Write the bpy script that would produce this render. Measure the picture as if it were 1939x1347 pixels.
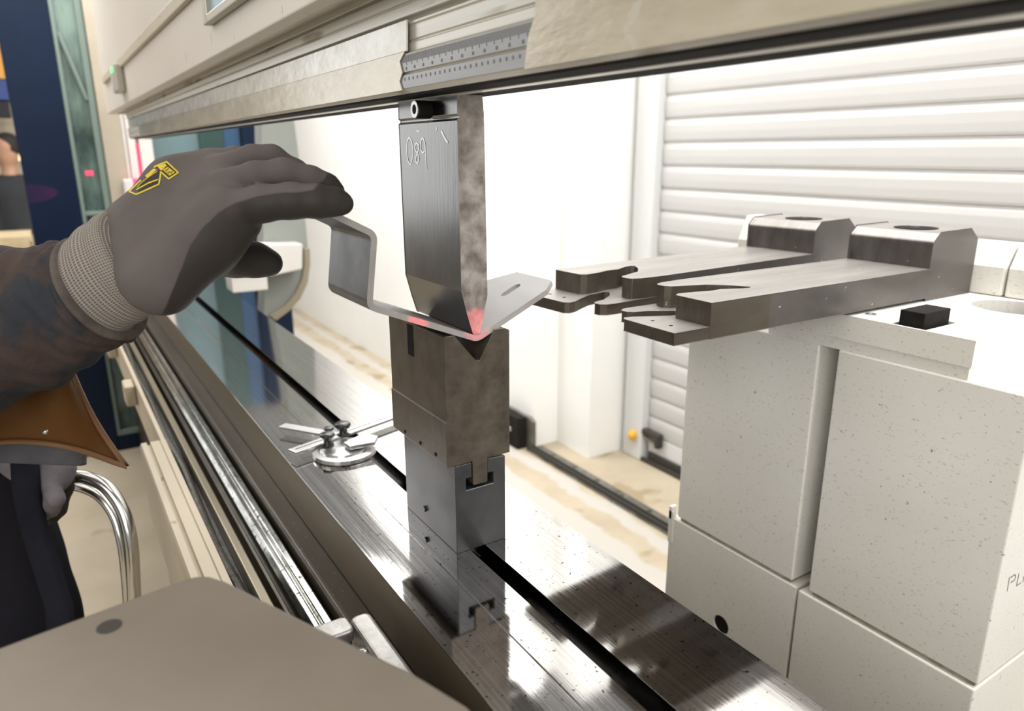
import bpy, bmesh, math, random
import numpy as np
from mathutils import Vector, Matrix
from mathutils.bvhtree import BVHTree
random.seed(4); rng = np.random.default_rng(4)
for o in list(bpy.data.objects): bpy.data.objects.remove(o)
SC = bpy.context.scene
COL = SC.collection
S = 0.78                      # all measures below are in survey units; S turns them into metres

# ------------------------------------------------------------------ camera, light, exposure
FPX = 1362.0; CX, CY = 969.5, 673.5
YAW, PIT, ROL = [math.radians(a) for a in (32.6, 15.75, -0.13)]
F = Vector((math.sin(YAW)*math.cos(PIT), math.cos(YAW)*math.cos(PIT), -math.sin(PIT)))
R0 = Vector((math.cos(YAW), -math.sin(YAW), 0)); U0 = R0.cross(F)
R = math.cos(ROL)*R0 + math.sin(ROL)*U0; U = math.cos(ROL)*U0 - math.sin(ROL)*R0
CAM = Vector((0, 0, 0.4157))
def P(u, v, d):               # survey point seen at pixel (u, v) at distance d along the view axis
    return CAM + (F + R*((u-CX)/FPX) + U*((CY-v)/FPX))*d
def onY(u, v, y):
    r = F + R*((u-CX)/FPX) + U*((CY-v)/FPX); return CAM + r*(y/r.y)
def onX(u, v, x):
    r = F + R*((u-CX)/FPX) + U*((CY-v)/FPX); return CAM + r*(x/r.x)
def onZ(u, v, z):
    r = F + R*((u-CX)/FPX) + U*((CY-v)/FPX); return CAM + r*((z-CAM.z)/r.z)
def proj(p):
    d = Vector(p)-CAM; z = d.dot(F); return CX+FPX*d.dot(R)/z, CY-FPX*d.dot(U)/z

cd = bpy.data.cameras.new('camera'); cam = bpy.data.objects.new('camera', cd); COL.objects.link(cam)
cam.matrix_world = Matrix(((R.x, U.x, -F.x, CAM.x*S), (R.y, U.y, -F.y, CAM.y*S), (R.z, U.z, -F.z, CAM.z*S), (0, 0, 0, 1)))
cd.sensor_width = 36.0; cd.lens = FPX/1939*36; cd.clip_start = 0.01
cd.dof.use_dof = True; cd.dof.focus_distance = 0.73*S; cd.dof.aperture_fstop = 7.5
SC.camera = cam
SC.view_settings.view_transform = 'Standard'; SC.view_settings.look = 'None'
SC.view_settings.gamma = 1.0; SC.view_settings.use_curve_mapping = False
SC.view_settings.exposure = 0.0

W = bpy.data.worlds.new('hall'); SC.world = W; W.use_nodes = True
W.node_tree.nodes['Background'].inputs[0].default_value = (0.95, 0.93, 0.90, 1)
W.node_tree.nodes['Background'].inputs[1].default_value = 0.44
def area(name, loc, tgt, size, power, col=(1, 1, 1), size_y=None):
    l = bpy.data.lights.new(name, 'AREA'); l.energy = power; l.color = col; l.size = size
    if size_y: l.shape = 'RECTANGLE'; l.size_y = size_y
    o = bpy.data.objects.new(name, l); COL.objects.link(o)
    o.location = Vector(loc)*S
    o.rotation_euler = (Vector(tgt)-Vector(loc)).to_track_quat('-Z', 'Y').to_euler()
    return o
area('ceiling_lamp_rear', (1.25, 0.9, 2.9), (1.25, 1.2, 0), 1.6, 88, (1, 0.99, 0.97), 2.6)
area('wall_fill_far', (0.8, 4.2, 2.4), (2.1, 4.4, -0.2), 1.6, 150, (1, 0.99, 0.97), 2.6)  # added light that whitens the far wall
area('ceiling_lamp_near', (0.9, -1.5, 2.3), (0.9, 0.4, 0.1), 1.0, 34, (1, 0.985, 0.96), 1.6)
area('ceiling_lamp_front', (-1.5, 1.2, 2.6), (0.3, 1.2, 0.2), 1.0, 14, (1, 0.88, 0.72), 2.2)
area('front_fill_near', (-1.5, -1.7, 1.15), (0.8, 0.5, -0.1), 1.5, 31, (1, 0.97, 0.92), 1.2)  # added fill through the gap, brightens the tower fronts
area('punch_reflection_fill', (-1.40, 4.1, 0.88), (0.3, 0.7, 0.4), 1.1, 9, (0.95, 0.98, 1.0), 1.4)  # added light, gives the punch face its bright upper reflection
def spot(name, loc, tgt, power, ang, col=(1, 0.02, 0.08), blend=0.3):
    l = bpy.data.lights.new(name, 'SPOT'); l.energy = power; l.color = col
    l.spot_size = math.radians(ang); l.spot_blend = blend; l.shadow_soft_size = 0.002
    o = bpy.data.objects.new(name, l); COL.objects.link(o); o.location = Vector(loc)*S
    o.rotation_euler = (Vector(tgt)-Vector(loc)).to_track_quat('-Z', 'Y').to_euler()
    return o

# ------------------------------------------------------------------ materials
def mat(name, c1, c2=None, rough=0.5, metal=0.0, scale=8.0, stretch=(1, 1, 1), detail=4.0, lo=0.35, hi=0.65,
        bump=0.0, bscale=None, bstretch=None, rvar=0.0, speck=None, scoat=0.0, emit=None, trans=0.0, aniso=0.0, spec=None):
    m = bpy.data.materials.new(name); m.use_nodes = True
    nt = m.node_tree; N = nt.nodes; L = nt.links; b = N['Principled BSDF']
    b.inputs['Roughness'].default_value = rough; b.inputs['Metallic'].default_value = metal
    b.inputs['Base Color'].default_value = (*c1, 1)
    if scoat: b.inputs['Coat Weight'].default_value = scoat; b.inputs['Coat Roughness'].default_value = 0.15
    if trans: b.inputs['Transmission Weight'].default_value = trans
    if aniso: b.inputs['Anisotropic'].default_value = aniso
    if spec is not None: b.inputs['Specular IOR Level'].default_value = spec
    if emit:
        b.inputs['Emission Color'].default_value = (*emit[0], 1); b.inputs['Emission Strength'].default_value = emit[1]
    tc = N.new('ShaderNodeTexCoord')
    def noise(sc, st, det):
        mp = N.new('ShaderNodeMapping'); mp.inputs['Scale'].default_value = st
        L.new(tc.outputs['Object'], mp.inputs['Vector'])
        n = N.new('ShaderNodeTexNoise'); n.inputs['Scale'].default_value = sc; n.inputs['Detail'].default_value = det
        n.inputs['Roughness'].default_value = 0.6
        L.new(mp.outputs[0], n.inputs['Vector']); return n
    last = None
    if c2:
        n = noise(scale, stretch, detail)
        rp = N.new('ShaderNodeValToRGB'); rp.color_ramp.elements[0].position = lo; rp.color_ramp.elements[1].position = hi
        rp.color_ramp.elements[0].color = (*c1, 1); rp.color_ramp.elements[1].color = (*c2, 1)
        L.new(n.outputs['Fac'], rp.inputs[0]); last = rp.outputs[0]
        if rvar:
            mr = N.new('ShaderNodeMapRange'); mr.inputs['From Min'].default_value = lo; mr.inputs['From Max'].default_value = hi
            mr.inputs['To Min'].default_value = rough-rvar; mr.inputs['To Max'].default_value = rough+rvar
            L.new(n.outputs['Fac'], mr.inputs['Value']); L.new(mr.outputs[0], b.inputs['Roughness'])
    for sp in (speck or []):                       # (colour, scale, threshold, softness)
        n = noise(sp[1], sp[4] if len(sp) > 4 else (1, 1, 1), 2.0)
        mr = N.new('ShaderNodeMapRange'); mr.inputs['From Min'].default_value = sp[2]; mr.inputs['From Max'].default_value = sp[2]+sp[3]
        L.new(n.outputs['Fac'], mr.inputs['Value'])
        mx = N.new('ShaderNodeMix'); mx.data_type = 'RGBA'
        L.new(mr.outputs[0], mx.inputs[0])
        if last: L.new(last, mx.inputs[6])
        else: mx.inputs[6].default_value = (*c1, 1)
        mx.inputs[7].default_value = (*sp[0], 1); last = mx.outputs[2]
    if last: L.new(last, b.inputs['Base Color'])
    if bump:
        n = noise(bscale or scale*3, bstretch or stretch, 3.0)
        bp = N.new('ShaderNodeBump'); bp.inputs['Strength'].default_value = bump; bp.inputs['Distance'].default_value = 0.002
        L.new(n.outputs['Fac'], bp.inputs['Height']); L.new(bp.outputs[0], b.inputs['Normal'])
    return m
DUST = ((0.10, 0.085, 0.07), 420, 0.66, 0.04)
M = {}
M['bed'] = mat('bed_steel', (0.40, 0.385, 0.375), (0.55, 0.54, 0.53), 0.065, 1.0, 42, (12, 0.10, 1), 6, bump=0.008, bscale=150, bstretch=(5, 0.15, 1), rvar=0.02,
               speck=[((0.10, 0.085, 0.07), 250, 0.66, 0.03), ((0.42, 0.40, 0.38), 60, 0.66, 0.10, (8, 0.15, 1))])
M['bedside'] = mat('oily_bed_side', (0.105, 0.082, 0.052), (0.15, 0.115, 0.075), 0.42, 0.35, 6, (1, 0.3, 3), 4)
M['ledge'] = mat('oily_ledge', (0.045, 0.036, 0.024), (0.085, 0.066, 0.042), 0.35, 0.4, 12, (1, 0.3, 1), 4, speck=[((0.35, 0.31, 0.24), 380, 0.70, 0.03)])
M['rod'] = mat('polished_guide_steel', (0.45, 0.45, 0.42), (0.20, 0.20, 0.18), 0.16, 1.0, 40, (3, 0.5, 3), 5, speck=[((0.03, 0.03, 0.02), 200, 0.62, 0.05)])
M['bar'] = mat('brown_steel_bar', (0.22, 0.19, 0.13), (0.30, 0.26, 0.19), 0.32, 0.8, 12, (1, 0.2, 1))
M['grime'] = mat('dark_greasy_channel', (0.016, 0.013, 0.009), (0.05, 0.042, 0.027), 0.45, 0.1, 60, (1, 1, 1), 6, bump=0.6, bscale=120)
M['beige'] = mat('beige_machine_paint', (0.47, 0.40, 0.29), (0.54, 0.465, 0.35), 0.42, 0, 7, (1, 0.4, 1), 4, speck=[((0.22, 0.18, 0.12), 60, 0.68, 0.06, (1, 0.3, 2))])
M['beigedirty'] = mat('dirty_beige_paint', (0.34, 0.29, 0.21), (0.43, 0.38, 0.28), 0.45, 0, 14, (1, 0.5, 1.5), 6, speck=[((0.12, 0.10, 0.07), 45, 0.66, 0.08, (1, 3, 0.5))])
M['rampanel'] = mat('ram_cream_paint', (0.60, 0.54, 0.46), (0.66, 0.60, 0.52), 0.40, 0, 3, (1, 0.5, 1), 3, speck=[((0.30, 0.26, 0.20), 50, 0.68, 0.08, (1, 3, 0.6))])
M['alu'] = mat('grubby_aluminium', (0.58, 0.55, 0.48), (0.74, 0.72, 0.66), 0.36, 0.45, 14, (1, 0.06, 8), 5, speck=[((0.30, 0.25, 0.17), 30, 0.62, 0.10, (1, 0.3, 2))])
M['tape'] = mat('old_clear_tape', (0.47, 0.41, 0.30), (0.62, 0.56, 0.44), 0.24, 0.15, 22, (1, 0.5, 1.5), 5, bump=0.45, bscale=60, bstretch=(1, 0.5, 1.6), scoat=0.6,
                speck=[((0.60, 0.56, 0.46), 70, 0.66, 0.05)])
M['clear'] = mat('clouded_plastic_strip', (0.62, 0.60, 0.52), (0.82, 0.81, 0.77), 0.25, 0.1, 26, (1, 1, 1.5), 5, bump=0.4, bscale=60, scoat=0.6)
M['ruler'] = mat('ruler_steel', (0.36, 0.36, 0.36), (0.42, 0.42, 0.42), 0.42, 0.75, 30, (1, 0.2, 2))
M['rulermark'] = mat('ruler_ink', (0.17, 0.17, 0.17), rough=0.6)
M['punch'] = mat('punch_steel', (0.20, 0.197, 0.195), (0.26, 0.257, 0.255), 0.24, 1.0, 12, (1, 1, 0.5), 5, rvar=0.05, bump=0.05, bscale=90, bstretch=(1, 4, 0.3))
M['punchend'] = mat('punch_end_steel', (0.22, 0.185, 0.16), (0.50, 0.46, 0.43), 0.45, 0.6, 75, (1, 1, 1), 9, 0.34, 0.66, rvar=0.08, bump=0.15, bscale=220)
M['scratch'] = mat('bright_scratch', (0.95, 0.95, 0.95), rough=0.42, metal=1.0)
M['die'] = mat('die_steel', (0.070, 0.056, 0.042), (0.135, 0.114, 0.09), 0.40, 0.5, 60, (1, 1, 1), 8, 0.32, 0.70, rvar=0.06, bump=0.08, bscale=200)
M['holder'] = mat('holder_steel', (0.075, 0.075, 0.08), (0.12, 0.118, 0.12), 0.32, 0.7, 16, (1, 1, 1), 5, rvar=0.05)
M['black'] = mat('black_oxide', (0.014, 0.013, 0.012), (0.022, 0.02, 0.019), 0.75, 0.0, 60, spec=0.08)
M['sheet'] = mat('bare_sheet_steel', (0.17, 0.162, 0.158), (0.22, 0.212, 0.207), 0.5, 0.35, 30, (2, 0.5, 1), 5, rvar=0.05)
M['sheetedge'] = mat('cut_sheet_edge', (0.42, 0.40, 0.385), (0.50, 0.48, 0.465), 0.45, 0.6, 60)
M['sheetdark'] = mat('dark_sheet_face', (0.13, 0.135, 0.145), (0.22, 0.225, 0.24), 0.36, 0.7, 26, (1, 1, 1), 6)
M['fin'] = mat('ground_steel_shaded', (0.10, 0.09, 0.086), (0.145, 0.133, 0.127), 0.36, 0.6, 24, (0.4, 3, 1), 5, rvar=0.04, speck=[((0.6, 0.58, 0.55), 120, 0.74, 0.03)])  # darker copy for the finger sides, their shade put into the colour
M['finlit'] = mat('ground_steel_lit', (0.25, 0.232, 0.216), (0.33, 0.31, 0.292), 0.40, 0.55, 24, (0.4, 3, 1), 5, speck=[((0.6, 0.58, 0.55), 120, 0.74, 0.03)])  # lighter copy for upward faces, light on them put into the colour
M['finbrown'] = mat('finger_tip_steel', (0.20, 0.175, 0.135), (0.29, 0.26, 0.21), 0.36, 0.75, 30, (1, 1, 1), 5)
M['white'] = mat('chipped_white_paint', (0.77, 0.755, 0.70), (0.82, 0.81, 0.77), 0.40, 0, 4, (1, 1, 1), 4, spec=0.35,
                 speck=[((0.36, 0.33, 0.26), 150, 0.735, 0.02), ((0.60, 0.57, 0.49), 500, 0.64, 0.04, (1, 0.5, 1))])
M['whitegap'] = mat('dirty_joint', (0.20, 0.17, 0.11), (0.40, 0.36, 0.28), 0.7, 0, 60)
M['wall'] = mat('white_wall_paint', (0.86, 0.86, 0.84), (0.90, 0.90, 0.88), 0.7, 0, 2)
M['post'] = mat('pale_grey_post', (0.66, 0.67, 0.67), rough=0.5)
M['slat'] = mat('roller_slat_paint', (0.50, 0.495, 0.485), (0.54, 0.535, 0.525), 0.42, 0, 3, (1, 0.3, 1))
M['darkrubber'] = mat('dark_rubber', (0.035, 0.031, 0.025), rough=0.6)
M['railsteel'] = mat('dark_rail_steel', (0.10, 0.095, 0.08), (0.22, 0.21, 0.18), 0.5, 0.5, 20)
M['yellow'] = mat('yellow_plastic', (0.80, 0.42, 0.02), rough=0.4)
M['navy'] = mat('navy_machine_paint', (0.0022, 0.008, 0.024), (0.003, 0.010, 0.030), 0.35, 0, 3)
M['teal'] = mat('tinted_guard_panel', (0.085, 0.135, 0.145), (0.10, 0.155, 0.165), 0.35, 0, 1.5)
M['tealdark'] = mat('dark_green_panel', (0.018, 0.045, 0.042), rough=0.3)
M['bluepanel'] = mat('blue_panel', (0.018, 0.055, 0.12), rough=0.35)
M['glassdim'] = mat('green_guard_glass', (0.028, 0.05, 0.045), (0.17, 0.24, 0.21), 0.15, 0, 6, (1, 1, 0.35), 4, 0.40, 0.62)
M['framegreen'] = mat('grey_green_frame', (0.14, 0.185, 0.16), rough=0.4)
M['cframe'] = mat('pale_frame_paint', (0.23, 0.245, 0.225), (0.27, 0.285, 0.265), 0.45, 0, 4)
M['cedge'] = mat('beige_frame_edge', (0.27, 0.23, 0.165), rough=0.5)
M['offwhite'] = mat('offwhite_plastic', (0.66, 0.64, 0.60), rough=0.4)
M['pinkpost'] = mat('laser_housing', (0.55, 0.50, 0.48), rough=0.4)
M['redglow'] = mat('red_laser_glow', (0.8, 0.05, 0.10), rough=0.3, emit=((1.0, 0.03, 0.10), 1.6))
M['greenled'] = mat('green_led', (0.1, 0.9, 0.2), rough=0.3, emit=((0.1, 1.0, 0.25), 1.5))
M['greysens'] = mat('grey_sensor', (0.42, 0.39, 0.33), rough=0.35)
M['display'] = mat('blue_label', (0.36, 0.52, 0.62), (0.42, 0.58, 0.68), 0.35, 0, 4)
M['dispframe'] = mat('label_frame', (0.42, 0.39, 0.32), rough=0.4, metal=0.4)
M['greenprint'] = mat('green_print', (0.12, 0.20, 0.10), rough=0.6)
M['plate'] = mat('grey_coated_plate', (0.215, 0.185, 0.150), (0.245, 0.212, 0.175), 0.5, 0.1, 9, (1, 1, 1), 3, spec=0.3)
M['platehole'] = mat('hole_dark', (0.05, 0.045, 0.038), rough=0.7)
M['cast'] = mat('cast_aluminium', (0.28, 0.27, 0.25), (0.40, 0.39, 0.37), 0.38, 0.8, 40, (1, 1, 1), 5, bump=0.2, bscale=120)
M['chrome'] = mat('brushed_tube', (0.62, 0.61, 0.59), rough=0.2, metal=1.0)
M['satin'] = mat('satin_steel', (0.50, 0.50, 0.49), (0.58, 0.58, 0.57), 0.27, 0.9, 60)
M['knob'] = mat('black_knurled_knob', (0.012, 0.012, 0.012), rough=0.28, spec=0.6)
M['glovecuff2'] = mat('lilac_grey_knit', (0.135, 0.12, 0.135), (0.17, 0.155, 0.17), 0.9, 0, 60)
M['nitrile'] = mat('dark_nitrile', (0.028, 0.024, 0.021), (0.036, 0.031, 0.027), 0.62, 0, 120, bump=0.3, bscale=900, spec=0.3)
M['sleeve'] = mat('worn_dark_jacket', (0.031, 0.034, 0.042), (0.060, 0.042, 0.037), 0.85, 0, 26, (1, 1, 1), 6, 0.44, 0.56, bump=1.0, bscale=55, spec=0.2)
M['hem'] = mat('jacket_hem', (0.075, 0.062, 0.055), (0.12, 0.10, 0.088), 0.85, 0, 60, bump=0.4, bscale=200, spec=0.2)
M['leather'] = mat('brown_leather', (0.085, 0.032, 0.004), (0.135, 0.055, 0.008), 0.55, 0, 7, (1, 1, 1), 4, bump=0.3, bscale=40, spec=0.3)
M['leatheredge'] = mat('leather_seam', (0.17, 0.085, 0.034), rough=0.6)
M['trouser'] = mat('dark_blue_work_trousers', (0.008, 0.009, 0.015), (0.020, 0.019, 0.027), 0.9, 0, 8, (1, 1, 0.5), 5, bump=0.4, bscale=40, spec=0.15)
M['lining'] = mat('grey_lining', (0.055, 0.055, 0.065), (0.08, 0.08, 0.09), 0.9, 0, 20)
M['skin'] = mat('skin', (0.45, 0.24, 0.15), (0.50, 0.28, 0.18), 0.5, 0, 20)
M['hair'] = mat('dark_hair', (0.02, 0.015, 0.012), rough=0.7)
M['darkcloth'] = mat('dark_cloth', (0.03, 0.032, 0.036), rough=0.9)
M['orange'] = mat('orange_cabinet', (0.75, 0.36, 0.06), rough=0.5)
M['bluebin'] = mat('blue_band', (0.02, 0.05, 0.22), rough=0.5)
M['bgwall'] = mat('beige_blind', (0.42, 0.37, 0.28), (0.52, 0.46, 0.36), 0.7, 0, 2, (1, 1, 14), 1)
M['wood'] = mat('pale_wood', (0.42, 0.33, 0.19), (0.50, 0.40, 0.25), 0.7, 0, 14)
M['lampglow'] = mat('warm_lamp', (1, 0.8, 0.5), rough=0.5, emit=((1, 0.75, 0.42), 2.2))

def knit_material():
    m = bpy.data.materials.new('knit_cuff'); m.use_nodes = True; nt = m.node_tree; N = nt.nodes; L = nt.links
    b = N['Principled BSDF']; b.inputs['Roughness'].default_value = 0.9; b.inputs['Specular IOR Level'].default_value = 0.2
    uv = N.new('ShaderNodeUVMap'); sp = N.new('ShaderNodeSeparateXYZ'); L.new(uv.outputs[0], sp.inputs[0])
    outs = []
    for ch, k in ((0, 120.0), (1, 22.0)):
        mu = N.new('ShaderNodeMath'); mu.operation = 'MULTIPLY'; mu.inputs[1].default_value = k; L.new(sp.outputs[ch], mu.inputs[0])
        fr = N.new('ShaderNodeMath'); fr.operation = 'FRACT'; L.new(mu.outputs[0], fr.inputs[0])
        pp = N.new('ShaderNodeMath'); pp.operation = 'PINGPONG'; pp.inputs[1].default_value = 0.5; L.new(fr.outputs[0], pp.inputs[0])
        mr = N.new('ShaderNodeMapRange'); mr.inputs['From Min'].default_value = 0.0; mr.inputs['From Max'].default_value = 0.28
        mr.inputs['To Min'].default_value = 1.0; mr.inputs['To Max'].default_value = 0.0; L.new(pp.outputs[0], mr.inputs['Value']); outs.append(mr)
    mx = N.new('ShaderNodeMath'); mx.operation = 'MAXIMUM'; L.new(outs[0].outputs[0], mx.inputs[0]); L.new(outs[1].outputs[0], mx.inputs[1])
    mix = N.new('ShaderNodeMix'); mix.data_type = 'RGBA'; L.new(mx.outputs[0], mix.inputs[0])
    mix.inputs[6].default_value = (0.115, 0.10, 0.092, 1); mix.inputs[7].default_value = (0.40, 0.36, 0.32, 1)
    L.new(mix.outputs[2], b.inputs['Base Color'])
    bp = N.new('ShaderNodeBump'); bp.inputs['Strength'].default_value = 0.5; bp.inputs['Distance'].default_value = 0.001
    L.new(mx.outputs[0], bp.inputs['Height']); L.new(bp.outputs[0], b.inputs['Normal'])
    return m
M['knit'] = knit_material()

def glove_material():
    m = bpy.data.materials.new('glove_knit_and_nitrile'); m.use_nodes = True; nt = m.node_tree; N = nt.nodes; L = nt.links
    b = N['Principled BSDF']; b.inputs['Specular IOR Level'].default_value = 0.3
    at = N.new('ShaderNodeAttribute'); at.attribute_name = 'coat'
    tc = N.new('ShaderNodeTexCoord'); n = N.new('ShaderNodeTexNoise'); n.inputs['Scale'].default_value = 60; n.inputs['Detail'].default_value = 4
    L.new(tc.outputs['Object'], n.inputs['Vector'])
    ad = N.new('ShaderNodeMath'); ad.operation = 'MULTIPLY_ADD'; ad.inputs[1].default_value = 0.003; L.new(n.outputs['Fac'], ad.inputs[0]); L.new(at.outputs['Fac'], ad.inputs[2])
    mr = N.new('ShaderNodeMapRange'); mr.inputs['From Min'].default_value = 0.0008; mr.inputs['From Max'].default_value = 0.0025; L.new(ad.outputs[0], mr.inputs['Value'])
    n2 = N.new('ShaderNodeTexNoise'); n2.inputs['Scale'].default_value = 25; L.new(tc.outputs['Object'], n2.inputs['Vector'])
    r2 = N.new('ShaderNodeValToRGB'); r2.color_ramp.elements[0].position = .35; r2.color_ramp.elements[1].position = .65
    r2.color_ramp.elements[0].color = (0.100, 0.086, 0.083, 1); r2.color_ramp.elements[1].color = (0.128, 0.111, 0.106, 1); L.new(n2.outputs['Fac'], r2.inputs[0])
    mix = N.new('ShaderNodeMix'); mix.data_type = 'RGBA'; L.new(mr.outputs[0], mix.inputs[0])
    L.new(r2.outputs[0], mix.inputs[6]); mix.inputs[7].default_value = (0.034, 0.029, 0.025, 1)
    L.new(mix.outputs[2], b.inputs['Base Color'])
    m2 = N.new('ShaderNodeMapRange'); m2.inputs['To Min'].default_value = 0.9; m2.inputs['To Max'].default_value = 0.58; L.new(mr.outputs[0], m2.inputs['Value']); L.new(m2.outputs[0], b.inputs['Roughness'])
    n3 = N.new('ShaderNodeTexNoise'); n3.inputs['Scale'].default_value = 1400; L.new(tc.outputs['Object'], n3.inputs['Vector'])
    bp = N.new('ShaderNodeBump'); bp.inputs['Strength'].default_value = 0.25; bp.inputs['Distance'].default_value = 0.0008
    L.new(n3.outputs['Fac'], bp.inputs['Height']); L.new(bp.outputs[0], b.inputs['Normal'])
    return m
M['glove'] = glove_material()

def floor_material():
    m = mat('workshop_floor', (0.38, 0.315, 0.225), (0.45, 0.385, 0.285), 0.55, 0, 3.5, (1, 1, 1), 6, speck=[((0.30, 0.24, 0.15), 6, 0.58, 0.08)])
    nt = m.node_tree; N = nt.nodes; L = nt.links; b = N['Principled BSDF']
    old = b.inputs['Base Color'].links[0].from_socket
    tc = N.new('ShaderNodeTexCoord'); sp = N.new('ShaderNodeSeparateXYZ'); L.new(tc.outputs['Object'], sp.inputs[0])
    n = N.new('ShaderNodeTexNoise'); n.inputs['Scale'].default_value = 9; n.inputs['Detail'].default_value = 6; L.new(tc.outputs['Object'], n.inputs['Vector'])
    ad = N.new('ShaderNodeMath'); ad.operation = 'MULTIPLY_ADD'; ad.inputs[1].default_value = 0.10; L.new(n.outputs['Fac'], ad.inputs[0]); L.new(sp.outputs[0], ad.inputs[2])
    prev = old
    # worn pale paint behind the machine: two painted bands along the rail, floor bare between them
    for a, c in ((0.70, 1), (1.375*1.0+0.05, 0), (1.455+0.05, 1), (1.56, 0)):
        mr = N.new('ShaderNodeMapRange'); mr.inputs['From Min'].default_value = a-0.006; mr.inputs['From Max'].default_value = a+0.006
        L.new(ad.outputs[0], mr.inputs['Value'])
        mx = N.new('ShaderNodeMix'); mx.data_type = 'RGBA'; L.new(mr.outputs[0], mx.inputs[0]); L.new(prev, mx.inputs[6])
        if c: mx.inputs[7].default_value = (0.46, 0.43, 0.385, 1)
        else: L.new(old, mx.inputs[7])
        prev = mx.outputs[2]
    L.new(prev, b.inputs['Base Color'])
    return m
M['floor'] = floor_material()
M['navy'].node_tree.nodes['Principled BSDF'].inputs['Specular IOR Level'].default_value = 0.2

# ------------------------------------------------------------------ mesh helpers
ORG = {}
def thing(name, label=None, cat=None, loc=(0, 0, 0), group=None, kind=None):
    o = bpy.data.objects.new(name, None); COL.objects.link(o)
    o.location = Vector(loc)*S; o.empty_display_size = 0.05; ORG[o.name] = Vector(loc)
    tag(o, label, cat, group, kind); return o
def tag(o, label=None, cat=None, group=None, kind=None):
    if label: o['label'] = label
    if cat: o['category'] = cat
    if group: o['group'] = group
    if kind: o['kind'] = kind
    return o
def mk(name, vf, m, parent=None, smooth=False, bevel=0, seg=2, mi=None, label=None):
    v, f = vf
    org = ORG[parent.name] if parent else Vector((0, 0, 0))
    me = bpy.data.meshes.new(name)
    me.from_pydata([tuple((Vector(p)-org)*S) for p in v], [], [tuple(q) for q in f])
    bm = bmesh.new(); bm.from_mesh(me)
    if not mi: bmesh.ops.recalc_face_normals(bm, faces=bm.faces)
    bm.to_mesh(me); bm.free()
    ms = m if isinstance(m, (list, tuple)) else [m]
    for x in ms: me.materials.append(M[x])
    if mi: me.polygons.foreach_set('material_index', mi)
    if smooth: me.polygons.foreach_set('use_smooth', [True]*len(me.polygons))
    me.update()
    o = bpy.data.objects.new(name, me); COL.objects.link(o)
    ORG[o.name] = org
    if parent: o.parent = parent
    if bevel:
        b = o.modifiers.new('bevel', 'BEVEL'); b.width = bevel*S; b.segments = seg; b.limit_method = 'ANGLE'; b.angle_limit = math.radians(35)
        b.harden_normals = False
    if label: o['label'] = label
    return o
def join(*vfs):
    V = []; Fc = []
    for v, f in vfs:
        n = len(V); V += [tuple(p) for p in v]; Fc += [tuple(i+n for i in q) for q in f]
    return V, Fc
def box(x0, x1, y0, y1, z0, z1):
    v = [(x, y, z) for x in (x0, x1) for y in (y0, y1) for z in (z0, z1)]
    return v, [(0, 1, 3, 2), (4, 6, 7, 5), (0, 4, 5, 1), (2, 3, 7, 6), (0, 2, 6, 4), (1, 5, 7, 3)]
def prism(pts, a0, a1, ax='y'):
    # pts in the two remaining axes (x,z for y; x,y for z; y,z for x)
    def mkp(p, a):
        return (p[0], a, p[1]) if ax == 'y' else ((p[0], p[1], a) if ax == 'z' else (a, p[0], p[1]))
    n = len(pts); v = [mkp(p, a0) for p in pts]+[mkp(p, a1) for p in pts]
    f = [tuple(range(n)), tuple(range(2*n-1, n-1, -1))]+[(i, (i+1) % n, n+(i+1) % n, n+i) for i in range(n)]
    return v, f
def cyl(c, r, h, axis=(0, 0, 1), n=24, r2=None, cap=True):
    axis = Vector(axis).normalized(); a = axis.orthogonal().normalized(); b = axis.cross(a); c = Vector(c)
    r2 = r if r2 is None else r2
    v = [c+(a*math.cos(t)+b*math.sin(t))*r for t in [2*math.pi*i/n for i in range(n)]]
    v += [c+axis*h+(a*math.cos(t)+b*math.sin(t))*r2 for t in [2*math.pi*i/n for i in range(n)]]
    f = [(i, (i+1) % n, n+(i+1) % n, n+i) for i in range(n)]
    if cap: f += [tuple(range(n-1, -1, -1)), tuple(range(n, 2*n))]
    return v, f
def lathe(prof, c, axis=(0, 0, 1), n=24):
    axis = Vector(axis).normalized(); a = axis.orthogonal().normalized(); b = axis.cross(a); c = Vector(c); v = []
    for r, h in prof:
        for i in range(n):
            t = 2*math.pi*i/n; v.append(c+axis*h+(a*math.cos(t)+b*math.sin(t))*r)
    f = []
    for k in range(len(prof)-1):
        for i in range(n):
            f.append((k*n+i, k*n+(i+1) % n, (k+1)*n+(i+1) % n, (k+1)*n+i))
    f.append(tuple(range(n-1, -1, -1))); f.append(tuple(range((len(prof)-1)*n, len(prof)*n)))
    return v, f
def cr(pts, k=6):             # Catmull-Rom through a list of vectors
    pts = [np.array(p, float) for p in pts]; out = []
    q = [2*pts[0]-pts[1]]+pts+[2*pts[-1]-pts[-2]]
    for i in range(1, len(q)-2):
        for j in range(k):
            t = j/k; a, b, c, d = q[i-1], q[i], q[i+1], q[i+2]
            out.append(0.5*((2*b)+(c-a)*t+(2*a-5*b+4*c-d)*t*t+(3*b-a-3*c+d)*t**3))
    out.append(q[-2]); return out
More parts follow.
